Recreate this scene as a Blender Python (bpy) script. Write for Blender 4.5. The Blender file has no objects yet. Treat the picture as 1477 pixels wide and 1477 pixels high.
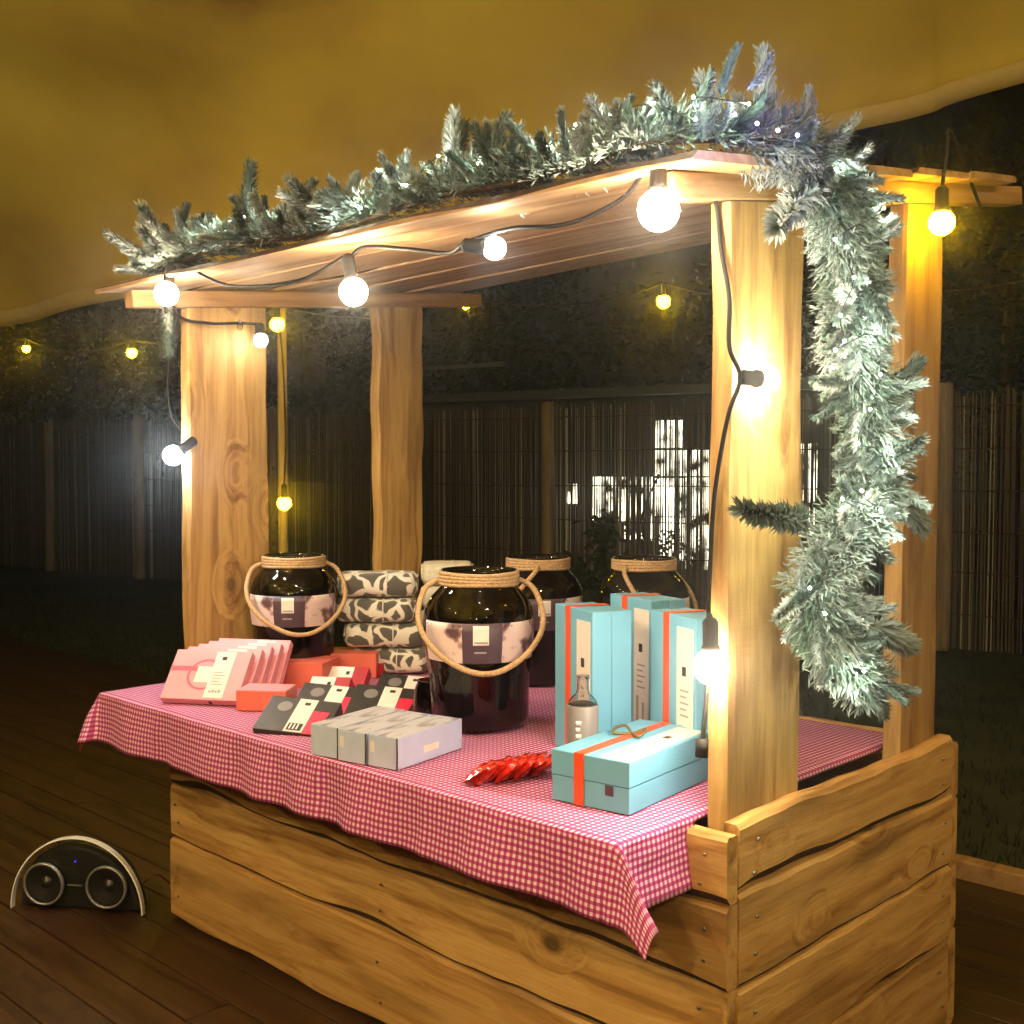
import bpy, bmesh, math, random
from mathutils import Vector, Matrix, Euler, noise

random.seed(11)
R = math.radians
S = bpy.context.scene
COL = S.collection

# ------------------------------------------------------------------ camera
CAM = Vector((1.346, -2.05, 1.6))
FPX, CPX = 1670.0, 738.5                      # focal length and centre, in pixels of the 1477 px photograph
F0 = Vector((-.695, .719, 0)).normalized()
RT = Vector((F0.y, -F0.x, 0))
PITCH = math.atan(72.5 / 1670)
FW = F0 * math.cos(PITCH) + Vector((0, 0, -math.sin(PITCH)))
UP = RT.cross(FW)
cam_data = bpy.data.cameras.new('camera')
cam_data.sensor_width = 36
cam_data.lens = 36 * FPX / 1477
cam_data.clip_end = 500
cam_data.clip_start = .02
cam = bpy.data.objects.new('camera', cam_data)
COL.objects.link(cam)
m3 = Matrix((RT, UP, -FW)).transposed()
cam.matrix_world = Matrix.Translation(CAM) @ m3.to_4x4()
S.camera = cam

# ------------------------------------------------------------------ night sky
W = bpy.data.worlds.new('World'); S.world = W; W.use_nodes = True
wn = W.node_tree; bg = wn.nodes['Background']
sky = wn.nodes.new('ShaderNodeTexSky'); sky.sky_type = 'NISHITA'; sky.sun_disc = False
sky.sun_elevation = R(3); sky.sun_rotation = R(40)
tint = wn.nodes.new('ShaderNodeMix'); tint.data_type = 'RGBA'; tint.blend_type = 'MULTIPLY'
tint.inputs[0].default_value = 1
tint.inputs[7].default_value = (1, .82, .42, 1)          # town glow on low cloud
wn.links.new(sky.outputs[0], tint.inputs[6]); wn.links.new(tint.outputs[2], bg.inputs[0])
bg.inputs[1].default_value = .00025
sl = bpy.data.lights.new('moon', 'SUN'); sl.energy = .004; sl.angle = R(.5); sl.color = (1, .95, .85)
so = bpy.data.objects.new('moon', sl); so.rotation_euler = (R(87), 0, R(140)); COL.objects.link(so)

S.view_settings.view_transform = 'Standard'; S.view_settings.look = 'None'
S.view_settings.exposure = 0; S.view_settings.gamma = 1; S.view_settings.use_curve_mapping = False
S.cycles.use_denoising = True
S.cycles.max_bounces = 8; S.cycles.diffuse_bounces = 3; S.cycles.glossy_bounces = 4
S.cycles.transmission_bounces = 8; S.cycles.transparent_max_bounces = 8
S.cycles.caustics_reflective = False; S.cycles.caustics_refractive = False
S.cycles.sample_clamp_indirect = 3; S.cycles.sample_clamp_direct = 90
S.cycles.use_light_tree = True

# light levels of the lamps the place has
L_STALL, L_YELLOW, L_TENT, L_LED, L_DIM = 330, 300, 1900, 2800, 80

# ------------------------------------------------------------------ pixel -> place
def ray(x, y): return FW + RT * ((x - CPX) / FPX) + UP * ((CPX - y) / FPX)
def on(ax, v, x, y):
    r = ray(x, y); t = (v - CAM[ax]) / r[ax]; return CAM + r * t
def at(x, y, d): return CAM + ray(x, y) * d
def nz(x, y=0, z=0): return noise.noise(Vector((x, y, z)))

# ------------------------------------------------------------------ materials
def new_mat(name):
    m = bpy.data.materials.new(name); m.use_nodes = True
    return m, m.node_tree, m.node_tree.nodes['Principled BSDF']
def nd(t, kind, **kw):
    n = t.nodes.new('ShaderNode' + kind)
    for k, v in kw.items(): setattr(n, k, v)
    return n
def lk(t, a, b): t.links.new(a, b)
def math_n(t, op, a, b=None, clamp=False):
    n = nd(t, 'Math', operation=op, use_clamp=clamp)
    for i, v in enumerate((a, b)):
        if v is None: continue
        if isinstance(v, (int, float)): n.inputs[i].default_value = v
        else: lk(t, v, n.inputs[i])
    return n.outputs[0]
def ramp(t, fac, stops):
    n = nd(t, 'ValToRGB'); el = n.color_ramp.elements
    while len(el) < len(stops): el.new(.5)
    for e, (p, c) in zip(el, stops): e.position = p; e.color = (*c, 1)
    lk(t, fac, n.inputs[0]); return n.outputs[0]
def mixc(t, fac, a, b, mode='MIX'):
    n = nd(t, 'Mix', data_type='RGBA', blend_type=mode)
    for i, v in ((0, fac), (6, a), (7, b)):
        if isinstance(v, (int, float)): n.inputs[i].default_value = v
        elif isinstance(v, tuple): n.inputs[i].default_value = (*v, 1)
        else: lk(t, v, n.inputs[i])
    return n.outputs[2]
def plain(name, col, rough=.6, metal=0, spec=.5, var=.12, scale=30, bump=0, **kw):
    m, t, b = new_mat(name)
    tc = nd(t, 'TexCoord'); n = nd(t, 'TexNoise'); n.inputs['Scale'].default_value = scale; n.inputs['Detail'].default_value = 5
    lk(t, tc.outputs['Object'], n.inputs['Vector'])
    dk = tuple(c * (1 - var) for c in col); lt = tuple(min(1, c * (1 + var)) for c in col)
    lk(t, ramp(t, n.outputs[0], [(.3, dk), (.7, lt)]), b.inputs['Base Color'])
    b.inputs['Roughness'].default_value = rough; b.inputs['Metallic'].default_value = metal
    b.inputs['Specular IOR Level'].default_value = spec
    for k, v in kw.items(): b.inputs[k.replace('_', ' ')].default_value = v
    if bump:
        bp = nd(t, 'Bump'); bp.inputs['Strength'].default_value = bump; bp.inputs['Distance'].default_value = .002
        lk(t, n.outputs[0], bp.inputs['Height']); lk(t, bp.outputs[0], b.inputs['Normal'])
    return m
def wood(name, dark, mid, light, axis=0, rough=.62, knots=1.0, stain=.45, fine=1.0):
    m, t, b = new_mat(name)
    tc = nd(t, 'TexCoord'); oi = nd(t, 'ObjectInfo')
    off = nd(t, 'Combine' 'XYZ')
    for i in range(3): lk(t, math_n(t, 'MULTIPLY', oi.outputs['Random'], (37.0, 91.0, 53.0)[i]), off.inputs[i])
    add = nd(t, 'VectorMath', operation='ADD'); lk(t, tc.outputs['Object'], add.inputs[0]); lk(t, off.outputs[0], add.inputs[1])
    def mp(lo, cr):
        n = nd(t, 'VectorMath', operation='MULTIPLY'); s = [cr] * 3; s[axis] = lo
        n.inputs[1].default_value = s; lk(t, add.outputs[0], n.inputs[0]); return n.outputs[0]
    vk = nd(t, 'TexVoronoi'); vk.inputs['Scale'].default_value = 1; lk(t, mp(3.4, 5.2), vk.inputs['Vector'])
    kd = vk.outputs['Distance']
    cell = nd(t, 'SeparateColor'); lk(t, vk.outputs['Color'], cell.inputs[0])
    some = math_n(t, 'GREATER_THAN', cell.outputs[0], .66)
    kmask = math_n(t, 'MULTIPLY', math_n(t, 'SUBTRACT', 1, math_n(t, 'MULTIPLY', kd, 6.4, True), True), math_n(t, 'MULTIPLY', some, knots * 2.0), True)
    near = math_n(t, 'MULTIPLY', some, math_n(t, 'SUBTRACT', 1, math_n(t, 'MULTIPLY', kd, 2.2, True), True))
    wob = nd(t, 'TexNoise'); wob.inputs['Scale'].default_value = 1; wob.inputs['Detail'].default_value = 3; lk(t, mp(1.1, 5), wob.inputs['Vector'])
    big = nd(t, 'VectorMath', operation='ADD'); lk(t, mp(.55, 15), big.inputs[0])
    cmb = nd(t, 'CombineXYZ')
    w = math_n(t, 'ADD', math_n(t, 'MULTIPLY', wob.outputs[0], 2.4), math_n(t, 'MULTIPLY', near, 1.6))
    for i in range(3): lk(t, w, cmb.inputs[i])
    lk(t, cmb.outputs[0], big.inputs[1])
    g = nd(t, 'TexNoise'); g.inputs['Scale'].default_value = 1.3; g.inputs['Detail'].default_value = 6; g.inputs['Roughness'].default_value = .6
    lk(t, big.outputs[0], g.inputs['Vector'])
    g2 = nd(t, 'TexNoise'); g2.inputs['Scale'].default_value = 1; g2.inputs['Detail'].default_value = 4; lk(t, mp(6, 140 * fine), g2.inputs['Vector'])
    col = ramp(t, g.outputs[0], [(.30, dark), (.45, mid), (.56, light), (.70, mid)])
    col = mixc(t, math_n(t, 'MULTIPLY', g2.outputs[0], .5), col, mid, 'MULTIPLY')
    st = nd(t, 'TexNoise'); st.inputs['Scale'].default_value = 1; st.inputs['Detail'].default_value = 5; lk(t, mp(1.3, 7), st.inputs['Vector'])
    sm = math_n(t, 'MULTIPLY', math_n(t, 'MULTIPLY', math_n(t, 'SUBTRACT', st.outputs[0], .52), 5, True), stain)
    col = mixc(t, sm, col, tuple(c * .42 for c in dark))
    col = mixc(t, math_n(t, 'MULTIPLY', kmask, .85), col, tuple(c * .25 for c in dark))
    hv = math_n(t, 'MULTIPLY_ADD' if False else 'MULTIPLY', oi.outputs['Random'], .3)
    col = mixc(t, hv, col, dark)
    lk(t, col, b.inputs['Base Color']); b.inputs['Roughness'].default_value = rough
    bp = nd(t, 'Bump'); bp.inputs['Strength'].default_value = .55; bp.inputs['Distance'].default_value = .004
    sawv = nd(t, 'TexNoise'); sawv.inputs['Scale'].default_value = 1; sawv.inputs['Detail'].default_value = 2; lk(t, mp(190, 9), sawv.inputs['Vector'])
    hh = math_n(t, 'ADD', math_n(t, 'MULTIPLY', sawv.outputs[0], .22), math_n(t, 'ADD', math_n(t, 'MULTIPLY', g2.outputs[0], .35), math_n(t, 'SUBTRACT', g.outputs[0], math_n(t, 'MULTIPLY', kmask, .4))))
    lk(t, hh, bp.inputs['Height']); lk(t, bp.outputs[0], b.inputs['Normal'])
    return m
def emit(name, col, strength):
    m = bpy.data.materials.new(name); m.use_nodes = True; t = m.node_tree
    t.nodes.clear(); e = nd(t, 'Emission'); o = nd(t, 'OutputMaterial')
    e.inputs[0].default_value = (*col, 1); e.inputs[1].default_value = strength
    lk(t, e.outputs[0], o.inputs[0]); return m

M = {}
M['pine'] = wood('pine_plank', (.24, .115, .030), (.56, .33, .105), (.70, .46, .175), 0, stain=.75)
M['slab'] = wood('pine_slab', (.20, .095, .028), (.46, .28, .092), (.62, .42, .155), 2, stain=.7)
M['beam'] = wood('pine_beam', (.26, .14, .05), (.46, .27, .11), (.56, .36, .17), 1, stain=.25, knots=.6)
M['roofwood'] = wood('roof_board', (.26, .14, .06), (.46, .28, .13), (.58, .40, .21), 0, stain=.25)
M['bark'] = plain('bark', (.055, .028, .012), .9, var=.6, scale=45, bump=.8)
M['deck'] = wood('deck_board', (.024, .010, .004), (.052, .022, .008), (.078, .036, .013), 0, rough=.5, knots=.5, stain=.5)
M['fencepost'] = wood('weathered_post', (.20, .15, .09), (.34, .26, .15), (.44, .35, .22), 2)
M['cable'] = plain('black_rubber', (.012, .011, .011), .6, spec=.2)
M['black'] = plain('black_plastic', (.014, .015, .014), .32, var=.2)
M['chrome'] = plain('brushed_metal', (.30, .30, .31), .35, metal=.6, var=.05)
M['silver_paint'] = plain('silver_paint', (.80, .80, .82), .3, var=.03)
M['rope'] = plain('jute_rope', (.50, .34, .19), .9, var=.3, scale=160, bump=.8)
M['white_paper'] = plain('white_paper', (.78, .75, .74), .55, var=.04)
M['grey_print'] = plain('grey_print', (.34, .33, .35), .5, var=.1)
M['black_print'] = plain('black_print', (.018, .016, .018), .5)
M['purple'] = plain('purple_print', (.075, .045, .075), .45, var=.15)
M['pink'] = plain('pink_card', (.82, .34, .42), .5, var=.05, scale=8)
M['rose'] = plain('rose_print', (.50, .12, .20), .5, var=.1)
M['coral'] = plain('coral_card', (.72, .16, .12), .45, var=.06, scale=9)
M['red'] = plain('red_card', (.42, .018, .030), .42, var=.08)
M['hot'] = plain('crimson_card', (.70, .025, .085), .4, var=.06)
M['charcoal'] = plain('charcoal_card', (.030, .028, .028), .38, var=.2)
M['silver'] = plain('silver_card', (.50, .58, .88), .30, metal=.0, var=.05)
M['teal'] = plain('turquoise_card', (.16, .45, .70), .45, var=.05, scale=7)
M['orange'] = plain('orange_satin_ribbon', (.85, .10, .035), .3, var=.1)
M['frost'] = plain('frosted_grey', (.20, .19, .205), .4, var=.06)
M['bow'] = plain('olive_bow', (.12, .10, .04), .5)
M['red_cord'] = plain('dark_red_cord', (.09, .012, .008), .6)
M['metal'] = plain('zinc_wire', (.25, .24, .22), .4, metal=.8)

def glassy(name, col, rough=.03):
    m, t, b = new_mat(name)
    b.inputs['Base Color'].default_value = (*col, 1); b.inputs['Transmission Weight'].default_value = 1
    b.inputs['Roughness'].default_value = rough; b.inputs['IOR'].default_value = 1.5
    n = nd(t, 'TexNoise'); n.inputs['Scale'].default_value = 16; tc = nd(t, 'TexCoord'); lk(t, tc.outputs['Object'], n.inputs['Vector'])
    bp = nd(t, 'Bump'); bp.inputs['Strength'].default_value = .25; bp.inputs['Distance'].default_value = .01
    lk(t, n.outputs[0], bp.inputs['Height']); lk(t, bp.outputs[0], b.inputs['Normal'])
    return m
M['smoke_glass'] = glassy('smoked_glass', (.13, .11, .08))
M['clear_glass'] = glassy('clear_glass', (.95, .96, .96)); M['clear_glass'].node_tree.nodes['Principled BSDF'].inputs['IOR'].default_value = 1.18

# photo print on the jar sleeves: pale rose with darker blotches
m, t, b = new_mat('photo_print')
tc = nd(t, 'TexCoord'); n = nd(t, 'TexNoise'); n.inputs['Scale'].default_value = 11; n.inputs['Detail'].default_value = 3
lk(t, tc.outputs['Object'], n.inputs['Vector'])
lk(t, ramp(t, n.outputs[0], [(.36, (.10, .055, .07)), (.40, (.30, .18, .22)), (.44, (.70, .56, .58)), (.75, (.78, .66, .68))]), b.inputs['Base Color'])
b.inputs['Roughness'].default_value = .35; M['photo'] = m
m, t, b = new_mat('landscape_print')
tc = nd(t, 'TexCoord'); n = nd(t, 'TexNoise'); n.inputs['Scale'].default_value = 14; n.inputs['Detail'].default_value = 6
mpn = nd(t, 'Mapping'); mpn.inputs['Scale'].default_value = (2.2, .7, 1); lk(t, tc.outputs['Object'], mpn.inputs[0]); lk(t, mpn.outputs[0], n.inputs['Vector'])
lk(t, ramp(t, n.outputs[0], [(.32, (.05, .05, .06)), (.40, (.28, .28, .33)), (.50, (.55, .57, .68))]), b.inputs['Base Color'])
b.inputs['Roughness'].default_value = .3; M['landscape'] = m
# cow-spot blankets
m, t, b = new_mat('spotted_fleece')
tc = nd(t, 'TexCoord'); oi = nd(t, 'ObjectInfo')
n = nd(t, 'TexNoise'); n.inputs['Scale'].default_value = 9; n.inputs['Detail'].default_value = 2
v = nd(t, 'TexVoronoi', feature='DISTANCE_TO_EDGE'); v.inputs['Scale'].default_value = 15
o1 = nd(t, 'VectorMath', operation='ADD'); lk(t, tc.outputs['Object'], o1.inputs[0])
cm = nd(t, 'CombineXYZ')
for i in range(3): lk(t, math_n(t, 'MULTIPLY', oi.outputs['Random'], 40.0 + 9 * i), cm.inputs[i])
lk(t, cm.outputs[0], o1.inputs[1]); lk(t, o1.outputs[0], n.inputs['Vector'])
o2 = nd(t, 'VectorMath', operation='SCALE'); lk(t, n.outputs['Color'], o2.inputs[0]); o2.inputs['Scale'].default_value = .11
o3 = nd(t, 'VectorMath', operation='ADD'); lk(t, o1.outputs[0], o3.inputs[0]); lk(t, o2.outputs[0], o3.inputs[1]); lk(t, o3.outputs[0], v.inputs['Vector'])
lk(t, ramp(t, v.outputs['Distance'], [(.085, (.74, .72, .66)), (.115, (.085, .083, .08))]), b.inputs['Base Color'])
b.inputs['Roughness'].default_value = .85; b.inputs['Sheen Weight'].default_value = .4
n2 = nd(t, 'TexNoise'); n2.inputs['Scale'].default_value = 240; lk(t, tc.outputs['Object'], n2.inputs['Vector'])
bp = nd(t, 'Bump'); bp.inputs['Strength'].default_value = .6; bp.inputs['Distance'].default_value = .003
lk(t, n2.outputs[0], bp.inputs['Height']); lk(t, bp.outputs[0], b.inputs['Normal']); M['fleece'] = m
M['cream'] = plain('cream_fleece', (.72, .69, .58), .9, var=.12, scale=60, bump=.6)
# gingham cloth: woven stripes in both directions, period 15.5 mm
m, t, b = new_mat('gingham')
uv = nd(t, 'UVMap'); sp = nd(t, 'SeparateXYZ'); lk(t, uv.outputs[0], sp.inputs[0])
def stripe(o): return math_n(t, 'GREATER_THAN', math_n(t, 'FRACT', math_n(t, 'MULTIPLY', o, 1 / .0155)), .5)
s = math_n(t, 'MULTIPLY', math_n(t, 'ADD', stripe(sp.outputs[0]), stripe(sp.outputs[1])), .5)
c = ramp(t, s, [(.0, (.78, .66, .82)), (.5, (.56, .085, .29)), (1, (.27, .018, .16))])
n = nd(t, 'TexNoise'); n.inputs['Scale'].default_value = 500; lk(t, uv.outputs[0], n.inputs['Vector'])
c = mixc(t, math_n(t, 'MULTIPLY', n.outputs[0], .35), c, (.55, .3, .35), 'MULTIPLY')
lk(t, c, b.inputs['Base Color']); b.inputs['Roughness'].default_value = .85
bp = nd(t, 'Bump'); bp.inputs['Strength'].default_value = .3; bp.inputs['Distance'].default_value = .001
lk(t, n.outputs[0], bp.inputs['Height']); lk(t, bp.outputs[0], b.inputs['Normal']); M['gingham'] = m
# flocked needles
m, t, b = new_mat('flocked_needles')
at_ = nd(t, 'Attribute', attribute_name='snow'); oi = nd(t, 'ObjectInfo')
tc = nd(t, 'TexCoord')
f = math_n(t, 'MULTIPLY', at_.outputs['Fac'], math_n(t, 'ADD', .04, math_n(t, 'MULTIPLY', oi.outputs['Random'], .95)), True)
gcol = ramp(t, oi.outputs['Random'], [(0, (.014, .040, .026)), (1, (.035, .085, .042))])
lk(t, mixc(t, f, gcol, (.66, .71, .74)), b.inputs['Base Color']); b.inputs['Roughness'].default_value = .75
M['needles'] = m
# reeds
m, t, b = new_mat('dry_reed')
at_ = nd(t, 'Attribute', attribute_name='tone')
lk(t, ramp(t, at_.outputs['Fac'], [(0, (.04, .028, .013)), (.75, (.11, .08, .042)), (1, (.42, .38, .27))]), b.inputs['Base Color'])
b.inputs['Roughness'].default_value = .7; M['reed'] = m
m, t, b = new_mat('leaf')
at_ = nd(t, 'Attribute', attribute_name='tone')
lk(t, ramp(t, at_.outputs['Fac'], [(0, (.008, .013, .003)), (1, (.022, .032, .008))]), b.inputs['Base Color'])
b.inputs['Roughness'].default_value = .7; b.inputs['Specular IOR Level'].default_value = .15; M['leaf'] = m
M['soil'] = plain('lawn_soil', (.030, .036, .012), .95, var=.5, scale=3, bump=.5)
# tent canvas
m, t, b = new_mat('tent_canvas')
tc = nd(t, 'TexCoord'); n = nd(t, 'TexNoise'); n.inputs['Scale'].default_value = .7; n.inputs['Detail'].default_value = 7; lk(t, tc.outputs['Object'], n.inputs['Vector'])
lk(t, ramp(t, n.outputs[0], [(.30, (.24, .15, .03)), (.43, (.46, .33, .055)), (.55, (.60, .46, .07)), (.72, (.70, .57, .10))]), b.inputs['Base Color'])  # stain mottling, with browner shadow tones put into the canvas colour
n3 = nd(t, 'TexNoise'); n3.inputs['Scale'].default_value = 400; lk(t, tc.outputs['Object'], n3.inputs['Vector'])
bp = nd(t, 'Bump'); bp.inputs['Strength'].default_value = .2; lk(t, n3.outputs[0], bp.inputs['Height']); bp.inputs['Distance'].default_value = .002
lk(t, bp.outputs[0], b.inputs['Normal']); b.inputs['Roughness'].default_value = .9; M['canvas'] = m
M['hem'] = plain('hem_webbing', (.50, .39, .14), .85, var=.06)
M['shedwall'] = plain('dark_blue_cladding', (.035, .045, .055), .7)
M['shedroof'] = plain('zinc_roof', (.09, .10, .11), .5)
M['bulb_white'] = emit('lamp_white', (1, .80, .55), L_STALL)
M['bulb_cool'] = emit('lamp_cool', (.86, .96, 1), L_STALL)
M['bulb_dim'] = emit('lamp_dim', (1, .95, .85), L_DIM)
M['bulb_yellow'] = emit('lamp_yellow', (1, .60, .010), L_YELLOW * .6)
M['bulb_tent'] = emit('lamp_tent', (1, .74, .36), L_TENT)
M['bulb_far'] = emit('lamp_far', (1, .62, .006), L_YELLOW * .45)
M['led'] = emit('fairy_led', (.88, 1, .78), L_LED)
M['added_blue'] = emit('added_blue_glow', (.22, .22, 1), L_LED * .5)  # for blue points added to tint the garland like a lens ghost
M['led_small'] = emit('standby_led', (.1, .05, 1), 1.2)
m = emit('lit_window', (1, .93, .66), 2.4); t = m.node_tree; e_ = [q for q in t.nodes if q.type == 'EMISSION'][0]
tc = nd(t, 'TexCoord'); ge = nd(t, 'NewGeometry'); n = nd(t, 'TexNoise'); n.inputs['Scale'].default_value = 4.5; n.inputs['Detail'].default_value = 5; lk(t, ge.outputs['Position'], n.inputs['Vector'])
lk(t, math_n(t, 'MULTIPLY', math_n(t, 'SUBTRACT', n.outputs[0], .41, True), 30.0), e_.inputs[1]); M['window'] = m      # noise put into the glow dims it in patches and breaks up its edges
M['candy'] = plain('red_cellophane', (.62, .028, .012), .16, var=.3, scale=50, bump=.4, Coat_Weight=.8)

# ------------------------------------------------------------------ mesh helpers
def link(name, me, mat=None, parent=None, M4=None, smooth=False):
    o = bpy.data.objects.new(name, me); COL.objects.link(o)
    if mat is not None and not me.materials:
        for q in (mat if isinstance(mat, (list, tuple)) else [mat]): me.materials.append(M[q])
    if parent is not None: o.parent = parent
    if M4 is not None: o.matrix_local = M4
    if smooth:
        for p in me.polygons: p.use_smooth = True
    return o
def from_bm(name, bm, mat, parent=None, M4=None, smooth=False):
    me = bpy.data.meshes.new(name); bm.to_mesh(me); bm.free()
    return link(name, me, mat, parent, M4, smooth)
def from_py(name, V, Fc, mat, parent=None, M4=None, smooth=False):
    me = bpy.data.meshes.new(name); me.from_pydata([tuple(v) for v in V], [], Fc); me.update()
    return link(name, me, mat, parent, M4, smooth)
def tag(o, label, cat, group=None, kind=None):
    o['label'] = label; o['category'] = cat
    if group: o['group'] = group
    if kind: o['kind'] = kind
    return o
def thing(name, label, cat, M4=None, group=None):
    o = bpy.data.objects.new(name, None); o.empty_display_size = .05; COL.objects.link(o)
    if M4 is not None: o.matrix_world = M4
    return tag(o, label, cat, group)
def struct(o): o['kind'] = 'structure'; return o
def TR(loc, rz=0, rx=0, ry=0): return Matrix.Translation(Vector(loc)) @ Euler((rx, ry, rz)).to_matrix().to_4x4()
def copy_tree(o, parent=None):
    c = o.copy(); COL.objects.link(c); c.parent = parent
    for ch in list(o.children):
        if ch.name in COL.objects: copy_tree(ch, c)
    return c
def bbox(sx, sy, sz, bev=.0015, z0=True, seg=2):
    bm = bmesh.new(); bmesh.ops.create_cube(bm, size=1)
    for v in bm.verts: v.co = Vector((v.co.x * sx, v.co.y * sy, (v.co.z + (.5 if z0 else 0)) * sz))
    if bev: bmesh.ops.bevel(bm, geom=bm.edges[:], offset=bev, segments=seg, affect='EDGES', profile=.6)
    return bm
def boxpart(name, sx, sy, sz, mat, parent=None, M4=None, bev=.0015):
    return from_bm(name, bbox(sx, sy, sz, bev), mat, parent, M4)
def tube_data(path, rad, seg=8, closed=False, twist=0):
    V, Fc = [], []; n = len(path); pr = None
    for i, p in enumerate(path):
        a = path[(i - 1) % n] if (closed or i > 0) else p
        b_ = path[(i + 1) % n] if (closed or i < n - 1) else p
        tg = (Vector(b_) - Vector(a)).normalized()
        if pr is None:
            pr = tg.orthogonal().normalized()
        pr = (pr - tg * pr.dot(tg)).normalized(); bi = tg.cross(pr)
        r = rad(i / max(1, n - 1)) if callable(rad) else rad
        for k in range(seg):
            an = 2 * math.pi * k / seg + twist * i
            V.append(Vector(p) + (pr * math.cos(an) + bi * math.sin(an)) * r)
    m_ = n if closed else n - 1
    for i in range(m_):
        for k in range(seg):
            a, b_ = i * seg, ((i + 1) % n) * seg
            Fc.append((a + k, a + (k + 1) % seg, b_ + (k + 1) % seg, b_ + k))
    if not closed:
        Fc.append(tuple(range(seg))[::-1]); Fc.append(tuple(range((n - 1) * seg, n * seg)))
    return V, Fc
def tube(name, path, rad, mat, parent=None, seg=8, closed=False, M4=None, twist=0):
    V, Fc = tube_data(path, rad, seg, closed, twist); return from_py(name, V, Fc, mat, parent, M4, True)
def spline(pts, k=8):
    P = [Vector(p) for p in pts]; out = []
    for i in range(len(P) - 1):
        p0, p1, p2, p3 = P[max(0, i - 1)], P[i], P[i + 1], P[min(len(P) - 1, i + 2)]
        for j in range(k):
            u = j / k
            out.append(.5 * ((2 * p1) + (p2 - p0) * u + (2 * p0 - 5 * p1 + 4 * p2 - p3) * u * u + (3 * p1 - p0 - 3 * p2 + p3) * u ** 3))
    out.append(P[-1]); return out
def lathe(name, prof, mat, parent=None, seg=40, M4=None, a0=0, a1=2 * math.pi, smooth=True):
    full = abs(a1 - a0 - 2 * math.pi) < 1e-6; n = seg if full else seg + 1; V, Fc = [], []
    for r, z in prof:
        for k in range(n):
            a = a0 + (a1 - a0) * k / seg; V.append((r * math.cos(a), r * math.sin(a), z))
    for i in range(len(prof) - 1):
        for k in range(seg):
            k2 = (k + 1) % n; Fc.append((i * n + k, i * n + k2, (i + 1) * n + k2, (i + 1) * n + k))
    return from_py(name, V, Fc, mat, parent, M4, smooth)
def ico(name, r, mat, parent, loc, sub=2, scale=(1, 1, 1)):
    bm = bmesh.new(); bmesh.ops.create_icosphere(bm, subdivisions=sub, radius=r)
    for v in bm.verts: v.co = Vector((v.co.x * scale[0], v.co.y * scale[1], v.co.z * scale[2]))
    return from_bm(name, bm, mat, parent, Matrix.Translation(Vector(loc)), True)

# ------------------------------------------------------------------ ground, deck, lawn
g = from_py('ground', [(-60, -60, -.06), (60, -60, -.06), (60, 60, -.06), (-60, 60, -.06)], [(0, 1, 2, 3)], 'soil'); struct(g)
DECK_BACK = 2.32
deck = bpy.data.objects.new('deck', None); COL.objects.link(deck); struct(deck)
deck_base = boxpart('deck_joist_bed', 15, 7.2, .02, 'bark', deck, TR((-4.5, DECK_BACK - 3.62, -.055)), 0)
board = bbox(3.6, .142, .026, .0022, seg=1); bme = bpy.data.meshes.new('board'); board.to_mesh(bme); board.free()
rows = int(7.1 / .148)
for i in range(rows):
    y = DECK_BACK - .09 - i * .148
    x = -11.8 + random.uniform(0, 3.0)
    while x < 3.2:
        o = link('board', bme, 'deck', deck, TR((x + 1.8, y, -.028 + random.uniform(-.0025, .0015)), random.uniform(-.0012, .0012)))
        x += 3.606
bm = bbox(4.2, .075, .105, .006)
for v in bm.verts: v.co.z += nz(v.co.x * .5) * .004
edge = from_bm('edging_beam', bm, 'beam', None, TR((-.5, DECK_BACK + .045, -.045)))
tag(edge, 'squared timber edging beam between the deck and the lawn behind the stall', 'beam')
# lawn blades
V, Fc = [], []
for i in range(16000):
    d = random.random() ** 1.5
    x = random.uniform(-14, 2.0); yb = 8.2 + (x + 1.8) * .17
    y = DECK_BACK + .12 + d * max(.5, yb - DECK_BACK + .6)
    h = random.uniform(.03, .085); a = random.uniform(0, 6.28); w = .005
    dx, dy = math.cos(a) * w, math.sin(a) * w; k = len(V)
    V += [(x - dx, y - dy, -.062), (x + dx, y + dy, -.062), (x + random.uniform(-.03, .03), y + random.uniform(-.03, .03), -.06 + h)]
    Fc.append((k, k + 1, k + 2))
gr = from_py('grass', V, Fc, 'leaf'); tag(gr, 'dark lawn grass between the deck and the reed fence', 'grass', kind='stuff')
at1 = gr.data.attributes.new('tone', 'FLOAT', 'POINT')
at1.data.foreach_set('value', [random.random() * .9 for _ in V])

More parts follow.
